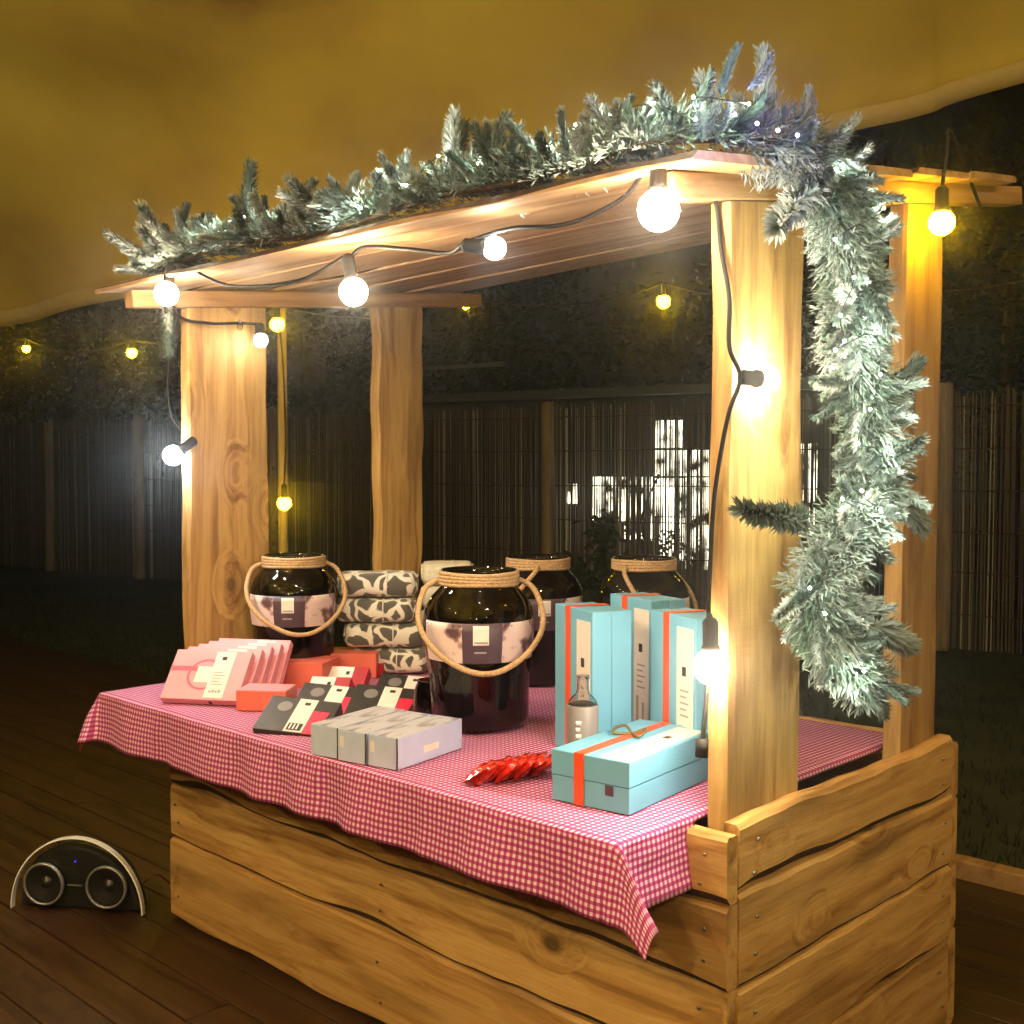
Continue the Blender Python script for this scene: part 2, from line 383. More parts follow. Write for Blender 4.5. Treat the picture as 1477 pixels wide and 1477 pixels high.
# ------------------------------------------------------------------ stretch tent
EDGE = [(-12, -1.2, 2.35), (-9.3, .4, 2.45), at(0, 470, 8.5), at(120, 440, 8.0), at(405, 385, 7.3), at(800, 290, 6.7), at(1190, 196, 6.3), at(1330, 164, 6.15), at(1477, 117, 6.0), (1.6, 5.0, 3.95), (4.5, 5.6, 4.0)]
edge_pts = spline(EDGE, 10)
NB = 44
def tent_pt(i, tt):
    e = edge_pts[i]; s_ = i / (len(edge_pts) - 1)
    bk = Vector((e.x * .75 + 3.2, -6.6 + 1.2 * math.sin(s_ * 5), 2.7))
    p = e.lerp(bk, tt)
    p.z += 1.75 * math.sin(math.pi * min(1, tt * 1.02)) ** .62 * (.75 + .25 * math.sin(s_ * math.pi))
    cr = p.x + 2.9 + .35 * (p.y - 1)                               # a tight crease running out from a pole head
    cr = p.x + 3.43 + .34 * (p.y - 2.09)
    p.z += (.26 * math.exp(-abs(cr) * 3.2) - .20 * math.exp(-(cr + .75) ** 2 * 3)) * min(1, tt * 6) * max(0, 1 - tt)
    cr2 = p.x + 6.1 - .55 * (p.y + .5)
    p.z += .22 * math.exp(-abs(cr2) * 2.0) * math.sin(math.pi * tt)
    p.z += (.16 * nz(p.x * .55, p.y * .55, 3) + .05 * nz(p.x * 1.6, p.y * 1.1, 7)) * min(1, tt * 7) * (1 - tt)
    return p
n = len(edge_pts); V, Fc = [], []
for i in range(n):
    for j in range(NB + 1): V.append(tent_pt(i, (j / NB) ** 1.35))
for i in range(n - 1):
    for j in range(NB): a = i * (NB + 1) + j; Fc.append((a, a + NB + 1, a + NB + 2, a + 1))
tent = thing('stretch_tent', 'tan canvas stretch tent spread over the stall', 'tent')
can = from_py('canopy', V, Fc, 'canvas', tent, None, True)
sm = can.modifiers.new('thick', 'SOLIDIFY'); sm.thickness = .004; sm.offset = 1
V, Fc = [], []
for i in range(n):
    e = edge_pts[i]; q = tent_pt(i, .022)
    dr = (q - e).normalized()
    for w, dz in ((-.004, -.004), (.05, -.007), (.115, -.006)): V.append(e + dr * w + Vector((0, 0, dz)))
for i in range(n - 1):
    for j in range(2): a = i * 3 + j; Fc.append((a, a + 3, a + 4, a + 1))
hem = from_py('edge_hem', V, Fc, 'hem', tent, None, True)
sm = hem.modifiers.new('thick', 'SOLIDIFY'); sm.thickness = .003; sm.offset = 0
ip = min(range(n), key=lambda i: abs((Vector(EDGE[4]) - edge_pts[i]).length))
tp = edge_pts[ip]
tube('pole', [(tp.x, tp.y, -.06), (tp.x, tp.y, 1.2), (tp.x + .01, tp.y, tp.z - .004)], lambda u: .034 - .006 * u, 'fencepost', tent, 12)
for i in (8, 96):
    q = edge_pts[min(i, n - 1)]
    tube('pole', [(q.x, q.y, -.06), (q.x, q.y, 1.2), (q.x, q.y, q.z - .004)], .03, 'fencepost', tent, 12)
for i in (14, 60, n - 12):
    q = tent_pt(i, 1); tube('pole', [(q.x, q.y, -.06), (q.x, q.y, q.z - .002)], .03, 'fencepost', tent, 12)

# ------------------------------------------------------------------ reed fence, shed and trees behind
FA, FB = Vector((-2.8, 8.0, 0)), Vector((-13.8, 6.1, 0))
fd = (FB - FA).normalized(); fn = Vector((-fd.y, fd.x, 0))
if fn.y < 0: fn = -fn
FENCE0 = FA - fd * 4.2
def fence_s(px):                                  # distance along the fence of a picture column
    r = ray(px, 600); n_ = fn; t_ = (FENCE0 - CAM).dot(n_) / r.dot(n_); p = CAM + r * t_
    return (p - FENCE0).dot(fd)
fence = thing('reed_fence', 'tall reed screen fence on round posts along the lawn edge', 'fence', Matrix.Translation(FENCE0))
ps = sorted([fence_s(x) for x in (1366, 795, 205, 75, -150)] + [.4, fence_s(1130), fence_s(600), fence_s(400)])
for s_ in ps:
    p = fd * s_ - fn * .075
    tube('post', spline([(p.x, p.y, -.08), (p.x + .01, p.y, .9), (p.x, p.y, 2.26 + random.uniform(-.02, .05))], 5), .072, 'fencepost', fence, 12)
ends = [0.0] + ps + [ps[-1] + 1.5]
for a_, b_ in zip(ends[:-1], ends[1:]):
    V, Fc, T = [], [], []; s_ = a_ + .01
    while s_ < b_ - .01:
        h = 2.20 + random.uniform(-.05, .05); r = random.uniform(.006, .0105)
        for dd in ((0,) if random.random() < .45 else (0, .018)):
            base = fd * (s_ + random.uniform(-.004, .004)) + fn * (dd + random.uniform(0, .01)); lean = random.uniform(-.02, .02)
            k = len(V); tn = random.random() ** (1.1 if s_ < fence_s(1130) else 2.2)  # right end paler: lamplight on the reeds put into their tone
            for z, l in ((-.05, 0), (h * .5, lean * .5 + random.uniform(-.006, .006)), (h, lean)):
                for q in range(4):
                    an = q * math.pi / 2 + .6; rr = r * (1 - .25 * z / h)
                    V.append(base + fd * (l + math.cos(an) * rr) + fn * (math.sin(an) * rr) + Vector((0, 0, z))); T.append(tn)
            for z in range(2):
                for q in range(4):
                    Fc.append((k + z * 4 + q, k + z * 4 + (q + 1) % 4, k + z * 4 + 4 + (q + 1) % 4, k + z * 4 + 4 + q))
        s_ += random.choice((.014, .016, .019, .024)) + (.012 if nz(s_ * .9, 3) > .15 else 0)
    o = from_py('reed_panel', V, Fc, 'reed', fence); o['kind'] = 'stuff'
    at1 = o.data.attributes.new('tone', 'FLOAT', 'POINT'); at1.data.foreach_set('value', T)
for z in (.25, .62, .98, 1.35, 1.72, 2.08):
    a_, b_ = fd * 0 - fn * .012, fd * ends[-1] - fn * .012
    tube('tie_wire', [a_.lerp(b_, k / 40) + Vector((0, 0, z + nz(k * .7, z) * .02)) for k in range(41)], .006, 'bark', fence, 5)

# shed with lit windows
sd = 13.4
sc = at(905, 700, sd); sc.z = -.06
face = math.atan2(fd.y, fd.x) + math.pi
shed = thing('garden_shed', 'dark shed with lit windows glowing through the reeds', 'shed', TR(sc, face))
mi = shed.matrix_world.inverted()
def shp(px, py):
    nrm = shed.matrix_world.to_3x3() @ Vector((0, 1, 0)); r = ray(px, py)
    t_ = (sc - CAM).dot(nrm) / r.dot(nrm); return mi @ (CAM + r * t_)
a_, b_ = shp(600, 560), shp(1200, 560)
xa, xb = min(a_.x, b_.x), max(a_.x, b_.x)
wl = boxpart('wall', xb - xa, .2, 2.45, 'shedwall', shed, TR(((xa + xb) / 2, .12, 0)), .01)
boxpart('roof', xb - xa + .4, 2.6, .10, 'shedroof', shed, TR(((xa + xb) / 2, 1.0, 2.45), 0, R(2)), .01)
gq, gq2 = shp(615, 538), shp(752, 538)
boxpart('gutter', abs(gq2.x - gq.x), .07, .05, 'metal', shed, TR(((gq.x + gq2.x) / 2, -.33, gq.z)), .01)
for k in range(3): boxpart('wall', .1, 2.0, 2.4, 'shedwall', shed, TR((xa + .06 + k * (xb - xa - .12) / 2, 1.22, 0)), .01)
for x0, y0, x1, y1 in ((944, 606, 986, 646), (944, 649, 1026, 686), (818, 698, 840, 726), (856, 688, 900, 750), (902, 688, 944, 778), (946, 690, 988, 744), (990, 689, 1030, 744), (952, 747, 988, 806), (990, 747, 1030, 820), (1100, 640, 1180, 760)):
    p, q = shp(x0, y1), shp(x1, y0)
    w_, h_ = abs(q.x - p.x), q.z - p.z; cx_ = (p.x + q.x) / 2
    fr = boxpart('window', w_ + .06, .03, h_ + .06, 'shedwall', shed, TR((cx_, .004, p.z - .03)), .004)
    boxpart('pane', w_, .012, h_, 'window', fr, TR((0, -.018, .03)), 0)

def leaf_blob(n, cx, cy, cz, rx, ry, rz, size, clumps=26):
    V, Fc, T = [], [], []; cl = []
    for _ in range(clumps):
        d = Vector((random.gauss(0, 1), random.gauss(0, 1), random.gauss(0, 1))).normalized() * random.uniform(.35, .95)
        cl.append((Vector((cx + d.x * rx, cy + d.y * ry, cz + d.z * rz)), random.uniform(.22, .42), random.random()))
    for i in range(n):
        c_, r_, tn = random.choice(cl)
        d = Vector((random.gauss(0, 1), random.gauss(0, 1), random.gauss(0, .8))) * r_ * .55
        p = c_ + Vector((d.x * rx, d.y * ry, d.z * rz)); k = len(V)
        u = Vector((random.gauss(0, 1), random.gauss(0, 1), random.gauss(0, 1))).normalized(); v_ = u.orthogonal().normalized()
        l_ = size * random.uniform(.6, 1.2)
        V += [p - u * l_, p + v_ * l_ * .42, p + u * l_, p - v_ * l_ * .42]; Fc.append((k, k + 1, k + 2, k + 3)); T += [min(1, max(0, tn + random.uniform(-.2, .2)))] * 4
    return V, Fc, T
tree_labels = ['broad dark leafy tree rising over the reed fence beside the tent pole', 'tall dark tree standing beyond the shed roof', 'rounded dark tree behind the fence left of the shed',
    'dense dark tree behind the fence past the right stall posts', 'dark spreading tree farther along the fence from the tent pole', 'dark bushy tree looming over the fence end']
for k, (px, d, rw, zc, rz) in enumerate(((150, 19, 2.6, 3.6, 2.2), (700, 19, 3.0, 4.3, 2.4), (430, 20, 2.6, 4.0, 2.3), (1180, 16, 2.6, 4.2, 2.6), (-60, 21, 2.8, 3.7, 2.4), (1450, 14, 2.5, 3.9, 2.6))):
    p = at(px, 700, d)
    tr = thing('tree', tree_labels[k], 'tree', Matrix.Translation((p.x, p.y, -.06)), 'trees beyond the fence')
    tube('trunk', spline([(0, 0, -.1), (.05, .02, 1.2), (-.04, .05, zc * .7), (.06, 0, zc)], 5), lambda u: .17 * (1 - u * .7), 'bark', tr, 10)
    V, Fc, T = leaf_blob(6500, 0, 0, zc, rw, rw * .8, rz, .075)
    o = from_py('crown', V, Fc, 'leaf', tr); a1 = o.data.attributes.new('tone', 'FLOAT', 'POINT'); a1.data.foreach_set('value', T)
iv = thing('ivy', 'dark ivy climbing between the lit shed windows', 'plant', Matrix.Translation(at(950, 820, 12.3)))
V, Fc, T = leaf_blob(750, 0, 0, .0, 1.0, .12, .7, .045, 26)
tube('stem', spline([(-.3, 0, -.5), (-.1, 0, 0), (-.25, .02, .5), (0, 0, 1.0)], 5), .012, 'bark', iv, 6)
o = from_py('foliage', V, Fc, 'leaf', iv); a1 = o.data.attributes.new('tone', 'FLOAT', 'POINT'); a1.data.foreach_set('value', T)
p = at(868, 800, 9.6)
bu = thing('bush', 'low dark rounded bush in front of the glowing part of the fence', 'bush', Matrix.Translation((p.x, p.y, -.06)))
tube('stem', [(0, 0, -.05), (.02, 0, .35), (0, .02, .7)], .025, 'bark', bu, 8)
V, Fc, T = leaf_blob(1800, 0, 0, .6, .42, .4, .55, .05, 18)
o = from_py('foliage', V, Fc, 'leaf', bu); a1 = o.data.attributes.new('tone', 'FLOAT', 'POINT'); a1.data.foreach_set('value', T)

# ------------------------------------------------------------------ the stall
LX, DY, HB = 2.30, 1.16, .81
stall = thing('market_stall', 'rustic wooden market stall of live-edge planks with slab posts and board roof', 'stall')
def plank(name, L, H, T, mat, seed, parent, M4, wt=.010, wb=.010, nx=36, bevel=.008, st_=None, sb_=None):
    """board along x (0..L), front face at y=0, back at y=T, z 0..H, with waney edges"""
    V, Fc = [], []
    for i in range(nx + 1):
        x = L * i / nx
        A, B = (st_ if st_ is not None else seed), (sb_ if sb_ is not None else seed + 9)
        top = H + wt * (nz(x * 2.1, A) * 1.5 + .5 * nz(x * 8, A + 5)) + .003 * nz(x * 5, seed); bot = wb * (nz(x * 2.1, B) * 1.5 + .5 * nz(x * 8, B + 5)) + .003 * nz(x * 6, seed + 2)
        ct = bevel * (1.1 + 1.2 * nz(x * 3.1, seed + 21)) + .002; cb = bevel * (1.5 + 4.5 * max(-.2, nz(x * 2.2, seed + 31))) + .003
        ct, cb = max(.002, ct), max(.002, cb)
        by = .004 * nz(x * 1.5, seed + 40)
        V += [(x, by + cb * .8, bot), (x, by, bot + cb), (x, by - .001, (top + bot) / 2), (x, by, top - ct), (x, by + ct * .8, top), (x, T - .002, top), (x, T, top - .003), (x, T, bot + .003), (x, T - .002, bot)]
    k = 9; mats = []
    for i in range(nx):
        for j in range(k):
            a = i * k; Fc.append((a + j, a + k + j, a + k + (j + 1) % k, a + (j + 1) % k)); mats.append(1 if j in (0,) else 0)
    Fc.append(tuple(range(k))); mats.append(0); Fc.append(tuple(range(nx * k, nx * k + k))[::-1]); mats.append(0)
    o = from_py(name, V, Fc, [mat, 'bark'], parent, M4)
    o.data.polygons.foreach_set('material_index', mats)
    bm = bmesh.new(); bm.from_mesh(o.data); bmesh.ops.recalc_face_normals(bm, faces=bm.faces[:]); bm.to_mesh(o.data); bm.free()
    return o
seams_f = (0.0, .283, .475, .655, HB); seams_s = (0.0, .245, .465, .665, HB + .02)
for k in range(4):
    a_, b_ = seams_f[k] + .003, seams_f[k + 1] - .001
    plank('plank', LX - .002, b_ - a_, .04, 'pine', 3.1 + k * 7, stall, TR((-LX, random.uniform(-.004, .004), a_ if k else .002)), .010 if k < 3 else .006, .010 if k else 0, 60, .007, 400.3 + 3.7 * k, 400.3 + 3.7 * (k - 1))
    plank('plank', LX - .002, b_ - a_, .04, 'pine', 53.1 + k * 7, stall, TR((-.001, DY, a_ if k else .002), math.pi), .01, .01 if k else 0, 30)
    a_, b_ = seams_s[k] + .003, seams_s[k + 1] - .001
    plank('plank', DY - .084, b_ - a_, .04, 'pine', 93.1 + k * 5, stall, TR((random.uniform(-.003, .003), .042, a_ if k else .002), R(90)), .011, .011 if k else 0, 40, .007, 500.3 + 3.7 * k, 500.3 + 3.7 * (k - 1))
    plank('plank', DY - .084, b_ - a_, .04, 'pine', 133.1 + k * 5, stall, TR((-LX, DY - .042, a_ if k else .002), R(-90)), .014, .014 if k else 0, 30, .014)
sc_me = bpy.data.meshes.new('screw'); bm = bmesh.new(); bmesh.ops.create_cone(bm, cap_ends=True, segments=8, radius1=.0045, radius2=.0035, depth=.004); bm.to_mesh(sc_me); bm.free(); sc_me.materials.append(M['metal'])
for k in range(4):
    for u in (.3, .7):
        zf = seams_f[k] + (seams_f[k + 1] - seams_f[k]) * u; zs = seams_s[k] + (seams_s[k + 1] - seams_s[k]) * u
        for x in (-LX + .05, -1.15, -.06): link('screw', sc_me, None, stall, TR((x + random.uniform(-.012, .012), -.006, zf + random.uniform(-.01, .01)), 0, R(90)))
        for y in (.10, DY - .10): link('screw', sc_me, None, stall, TR((.006, y + random.uniform(-.015, .015), zs + random.uniform(-.01, .01)), 0, 0, R(90)))
# beams: front and rear ends (x, y, z of the centre)
BL0, BL1 = Vector((-2.234, -.165, 2.135)), Vector((-2.234, 1.44, 2.290))
BR0, BR1 = Vector((-.066, -.155, 2.150)), Vector((-.066, 1.66, 2.425))
BH, BW = .055, .055
def beam(p0, p1):
    L = (p1 - p0).length; bm = bbox(BW, L, BH, .004, False)
    d = (p1 - p0).normalized(); rx = math.asin(d.z)
    return from_bm('roof_beam', bm, 'beam', stall, TR((p0 + p1) / 2, 0, rx))
beam(BL0, BL1); beam(BR0, BR1)
def bz(p0, p1, y): u = (y - p0.y) / (p1.y - p0.y); return p0.z + (p1.z - p0.z) * u
def slab(xc, y0, y1, ztop0, ztop1, seed, wav, xt=.05, zb=.0):
    V, Fc, mats = [], [], []; N = 40; k = 8
    for i in range(N + 1):
        u = i / N
        z0, z1 = zb + (ztop0 - zb) * u, zb + (ztop1 - zb) * u
        a = y0 + wav * (1.4 * nz(u * 4.2, seed) + .5 * nz(u * 11, seed)); b_ = y1 + wav * (1.4 * nz(u * 4.0, seed + 7) + .5 * nz(u * 12, seed + 3))
        h = xt / 2; c_ = .010; wx = .004 * nz(u * 5, seed + 15)
        for (x, y) in ((-h, a + c_), (-h + c_ * .6, a), (h - c_, a + .002), (h, a + c_ * .9), (h, b_ - c_), (h - c_, b_), (-h + c_ * .6, b_), (-h, b_ - c_)):
            uu = (y - y0) / (y1 - y0); V.append((xc + x + wx, y, z0 + (z1 - z0) * uu))
    for i in range(N):
        for j in range(k): a = i * k; Fc.append((a + j, a + (j + 1) % k, a + k + (j + 1) % k, a + k + j))
    Fc.append(tuple(range(k))[::-1]); Fc.append(tuple(range(N * k, N * k + k)))
    o = from_py('slab_post', V, Fc, 'slab', stall)
    bm = bmesh.new(); bm.from_mesh(o.data); bmesh.ops.recalc_face_normals(bm, faces=bm.faces[:]); bm.to_mesh(o.data); bm.free()
    return o
hb = BH / 2 + .003
def post(xc, y0, y1, P0, P1, seed, wav): return slab(xc, y0, y1, bz(P0, P1, y0) - hb, bz(P0, P1, y1) - hb, seed, wav)
post(-2.234, .035, .36, BL0, BL1, 2.0, .010)
post(-2.234, .86, 1.10, BL0, BL1, 31.5, .040)
post(-.066, .045, .36, BR0, BR1, 77.0, .012)
post(-.066, .87, 1.10, BR0, BR1, 49.0, .010)
# roof boards lapped like clapboard, lowest at the front
NBD = 5
for k in range(NBD):
    u0 = -.03 + k * 1.03 / NBD; wdt = (BL1.y - BL0.y) * 1.03 / NBD - .004
    yl = BL0.y + (BL1.y - BL0.y) * u0; yr = yl + .004
    zl, zr = bz(BL0, BL1, yl) + BH / 2 + .004, bz(BR0, BR1, yr) + BH / 2 + .004
    pl_, pr_ = Vector((-2.37, yl, zl)), Vector((.045, yr, zr)); L = (pr_ - pl_).length
    X = (pr_ - pl_).normalized(); Yd = Vector((0, 1, .13)).normalized(); Yd = (Yd - X * Yd.dot(X)).normalized(); Z = X.cross(Yd)
    lift = .010 if k % 2 else .0
    mt = Matrix.Translation(pl_) @ Matrix((X, Yd, Z)).transposed().to_4x4()
    # lay the plank flat: its z (height) runs along the slope, its y (thickness) points down
    flat = Matrix(((1, 0, 0, 0), (0, 0, 1, 0), (0, -1, 0, .020 + .0015 * (k % 2)), (0, 0, 0, 1)))
    plank('roof_board', L - random.uniform(0, .03) * (k > 0), wdt, .019, 'roofwood', 211.3 + k * 6, stall, mt @ flat, .004, .004, 40, .005)
# table top: main panel between the posts and a ledge over the front
TZ = .822
boxpart('table_top', 2.03, 1.09, .024, 'pine', stall, TR((-1.145, .505, TZ - .024)), .002)
boxpart('front_ledge', 2.19, .182, .024, 'pine', stall, TR((-1.222, -.134, TZ - .0238)), .002)
for x in (-2.0, -1.15, -.35): boxpart('ledge_bracket', .04, .22, .06, 'beam', stall, TR((x, -.115, TZ - .026 - .06)), .003)

# ------------------------------------------------------------------ tablecloth
SL, SR_, TF, TB = -2.325, -.118, -.232, 1.045
def cloth_pt(s_, t_, dl):
    ox = max(0, s_ - SR_); ol = max(0, SL - s_); oy = max(0, TF - t_)
    x = min(max(s_, SL), SR_); y = max(t_, TF); z = TZ + .0035 + .0012 * (nz(s_ * 6, t_ * 6) + 1) + .0012 * math.exp(-(((s_ + 3) % .42 - .21) / .012) ** 2)
    hx, sg = (ox, 1) if ox > 0 else (ol, -1)
    r = (hx ** 2.6 + oy ** 2.6) ** (1 / 2.6)
    if r > 0:
        a = math.atan2(hx * sg, oy); ox_, oy_ = math.sin(a), -math.cos(a)
        fl = .010 + .10 * r + (.010 * math.sin(s_ * 21 + 2 * math.sin(s_ * 5)) + .012 * nz(s_ * 7, 4)) * min(1, r / .12) * (1 if oy > 0 else .3)
        if ol > 0: fl += .25 * r
        fl += (.006 * math.exp(-(((s_ + 3) % .42 - .21) / .016) ** 2) + .004 * nz(s_ * 22, t_ * 14, 5)) * min(1, r / .05)
        if ox > 0 and oy > 0: x += .55 * r * math.sin(a); y -= .05 * r
        rr = min(r, .012) ; z -= (r - rr * .4); x += ox_ * max(.004, fl) ; y += oy_ * max(.004, fl)
        z += .0
    return Vector((x, y, z))
ds = .0125
svals = [SL - .15 + i * ds for i in range(int((SR_ + .165 - SL + .15) / ds) + 1)]
tvals = [TF - .165 + i * ds for i in range(int((TB - TF + .165) / ds) + 1)]
idx, V, UV, Fc = {}, [], [], []
for i, s_ in enumerate(svals):
    for j, t_ in enumerate(tvals):
        if t_ > .030 and (s_ < -2.165): continue
        if t_ > .030 and s_ > SR_ + .018: continue
        p = cloth_pt(s_, t_, 0)
        hem_w = .006 * nz(s_ * 4, 2) if j == 0 else 0
        p.z += hem_w; idx[i, j] = len(V); V.append(p); UV.append((s_ + 10, t_ + 10))
for i in range(len(svals) - 1):
    for j in range(len(tvals) - 1):
        q = [(i, j), (i + 1, j), (i + 1, j + 1), (i, j + 1)]
        if all(c_ in idx for c_ in q): Fc.append(tuple(idx[c_] for c_ in q))
cl = from_py('tablecloth', V, Fc, 'gingham', None, None, True)
ul = cl.data.uv_layers.new(name='UVMap')
for lp in cl.data.loops: ul.data[lp.index].uv = UV[lp.vertex_index]
sm = cl.modifiers.new('thick', 'SOLIDIFY'); sm.thickness = .0016; sm.offset = -1
tag(cl, 'red and white gingham cloth draped over the stall counter', 'tablecloth')
CZ = TZ + .0072      # goods rest here

# ------------------------------------------------------------------ goods
def patch(parent, name, face, dims, u0, v0, u1, v1, mat, th=.0008, lift=0.0):
    sx, sy, sz = dims; e = .0004 + lift
    if face == 'top': c_ = (sx * ((u0 + u1) / 2 - .5), sy * ((v0 + v1) / 2 - .5), sz + e); d = (sx * (u1 - u0), sy * (v1 - v0), th)
    elif face == 'front': c_ = (sx * ((u0 + u1) / 2 - .5), -sy / 2 - e - th / 2, sz * v0); d = (sx * (u1 - u0), th, sz * (v1 - v0))
    elif face == 'back': c_ = (sx * ((u0 + u1) / 2 - .5), sy / 2 + e + th / 2, sz * v0); d = (sx * (u1 - u0), th, sz * (v1 - v0))
    elif face == 'right': c_ = (sx / 2 + e + th / 2, sy * ((u0 + u1) / 2 - .5), sz * v0); d = (th, sy * (u1 - u0), sz * (v1 - v0))
    else: c_ = (-sx / 2 - e - th / 2, sy * ((u0 + u1) / 2 - .5), sz * v0); d = (th, sy * (u1 - u0), sz * (v1 - v0))
    Mx = TR(c_)
    if parent.type == 'MESH': Mx = parent.matrix_basis.inverted() @ Mx      # a print on a label: still in box coordinates
    return boxpart(name, *d, mat, parent, Mx, 0)
def ring_flat(parent, name, face, dims, u, v, r0, r1, mat, lift=.0006):
    V, Fc = [], []; N = 28; sx, sy, sz = dims
    for k in range(N):
        a = 2 * math.pi * k / N
        for r in (r0, r1):
            du, dv = r * math.cos(a), r * math.sin(a)
            V.append((sx * (u - .5) + du, sy * (v - .5) + dv, sz + lift) if face == 'top' else (sx * (u - .5) + du, -sy / 2 - lift, sz * v + dv))
    for k in range(N): a, b_ = 2 * k, 2 * ((k + 1) % N); Fc.append((a, a + 1, b_ + 1, b_))
    return from_py(name, V, Fc, mat, parent)

# pink boxes leaning on one another
rz = math.atan2(.149, .232); PD = (.262, .185, .030)
lab = ['pink flat gift box with white label, foremost of the leaning row', 'pink flat gift box, second of the leaning row', 'pink flat gift box in the middle of the leaning row', 'pink flat gift box, last but one of the leaning row', 'pink flat gift box at the back of the leaning row by the slab post']
lean = R(47); base0 = on(2, CZ, 290, 1016)
dr_ = Vector((RT.x, RT.y, 0)); df_ = Vector((F0.x, F0.y, 0))
proto = None
for k in range(5):
    tilt = lean + R(1.0) * k
    pos = base0 + df_ * (.052 * k) + dr_ * (.022 * k)
    Mx = TR(pos, rz) @ Matrix.Rotation(tilt, 4, 'X') @ Matrix.Translation((0, PD[1] / 2, 0))
    # local: box lies flat with its top up; turned up about its front lower edge
    if k == 0:
        t_ = thing('gift_box', lab[0], 'box', Mx, 'pink boxes in a leaning row')
        boxpart('carton', *PD, 'pink', t_, None, .002)
        lb = patch(t_, 'label', 'top', PD, .55, .04, .80, .97, 'white_paper')
        patch(t_, 'window_sticker', 'top', PD, .36, .34, .56, .66, 'white_paper', .0006)
        ring_flat(t_, 'printed_ring', 'top', PD, .47, .50, .050, .058, 'rose')
        patch(t_, 'printed_band', 'top', PD, .0, .56, .36, .66, 'rose', .0003)
        patch(lb, 'logo', 'top', PD, .64, .80, .70, .87, 'black_print', .0006, .001)
        for q in range(4): patch(lb, 'print_line', 'top', PD, .60 + q * .04, .14, .63 + q * .04, .18 + .02 * (q % 2), 'grey_print', .0006, .001)
        for q in range(5): patch(lb, 'print_line', 'top', PD, .59, .30 + q * .06, .70 + .05 * (q % 3 == 0), .315 + q * .06, 'grey_print', .0006, .001)
        patch(t_, 'seal', 'front', PD, .62, .2, .66, .7, 'black_print')
        proto = t_
    else:
        t_ = copy_tree(proto); t_.matrix_world = Mx; t_['label'] = lab[k]

# coral boxes behind and beside
def gift(name, label, cat, loc, rzz, dims, mat, group=None, tilt=0, roll=0, lid=None):
    Mx = TR(loc, rzz) @ Matrix.Rotation(tilt, 4, 'X') @ Matrix.Rotation(roll, 4, 'Y')
    t_ = thing(name, label, cat, Mx, group)
    if lid:
        sx, sy, sz = dims
        boxpart('base', sx, sy, sz * .52, mat, t_, None, .002)
        boxpart('lid', sx + .003, sy + .003, sz * .475, mat, t_, TR((0, 0, sz * .525)), .002)
    else: boxpart('carton', *dims, mat, t_, None, .002)
    return t_
cd = (.16, .115, .062)
t_ = gift('gift_box', 'coral red box with peach lid beside the pink boxes', 'box', on(2, CZ, 385, 1020), R(38), cd, 'coral', 'coral boxes')
patch(t_, 'lid_card', 'top', cd, .02, .02, .98, .98, 'pink')
cd = (.20, .16, .085)
for k, (px, py, a) in enumerate(((440, 985, 30), (508, 972, 42))):
    t_ = gift('gift_box', ('flat coral red box before the jar by the slab post', 'flat coral red box before the spotted blanket stack')[k], 'box', on(2, CZ, px, py), R(a), cd, 'coral', 'coral boxes')
    patch(t_, 'lid_card', 'top', cd, .03, .03, .97, .97, 'coral')
# dark red boxes with white sleeves
dd = (.135, .085, .040)
for k, (px, py) in enumerate(((478, 1004), (505, 988), (530, 972))):
    p = on(2, CZ, px, py)
    t_ = gift('gift_box', ('dark red box with white sleeve in front of its row', 'dark red box with white sleeve in the middle of its row', 'dark red box with white sleeve at the back of its row')[k], 'box',
              p + Vector((0, 0, .005)), R(33), dd, 'red', 'dark red boxes with white sleeves', R(38))
    sl_ = patch(t_, 'sleeve', 'top', dd, .0, .06, .62, .97, 'white_paper'); patch(t_, 'sleeve', 'front', dd, .0, .06, .62, .94, 'white_paper')
    patch(sl_, 'logo', 'top', dd, .44, .55, .53, .72, 'black_print', .0006, .001)
# charcoal boxes with white label and crimson wedge
bd = (.215, .150, .042)
for k, (px, py, a, lb_) in enumerate(((432, 1050, 30, 'black box with white label and red wedge, foremost by the silver boxes'), (478, 1028, 31, 'black box with white label leaning behind the foremost black box'), (556, 1030, 33, 'black box with white label leaning beside the silver boxes'), (590, 1012, 34, 'black box with white label leaning against the large front jar'))):
    p = on(2, CZ, px, py)
    t_ = gift('gift_box', lb_, 'box', p + Vector((0, 0, .004)), R(a), bd, 'charcoal', 'black boxes with white labels', R(27), R(4))
    lb = patch(t_, 'label', 'top', bd, .42, .02, .68, .98, 'white_paper')
    bc = patch(lb, 'barcode_patch', 'top', bd, .45, .06, .65, .26, 'black_print', .0006, .001)
    for q in range(3): patch(lb, 'print_line', 'top', bd, .48 + q * .05, .09, .50 + q * .05, .24, 'white_paper', .0006, .0018)
    patch(lb, 'logo', 'top', bd, .52, .80, .60, .88, 'black_print', .0006, .001)
    ring_flat(t_, 'printed_disc', 'top', bd, .26, .72, .0, .022, 'frost')
    sx, sy, sz = bd
    V = [(sx * .19, -sy * .5, sz + .0012), (sx * .34, -sy * .5, sz + .0012), (sx * .42, sy * .16, sz + .0012), (sx * .19, sy * .16, sz + .0012)]
    V += [(x, y, z - .0011) for x, y, z in V]
    from_py('red_wedge', V, [(0, 1, 2, 3), (7, 6, 5, 4), (0, 4, 5, 1), (1, 5, 6, 2), (2, 6, 7, 3), (3, 7, 4, 0)], 'hot', t_)
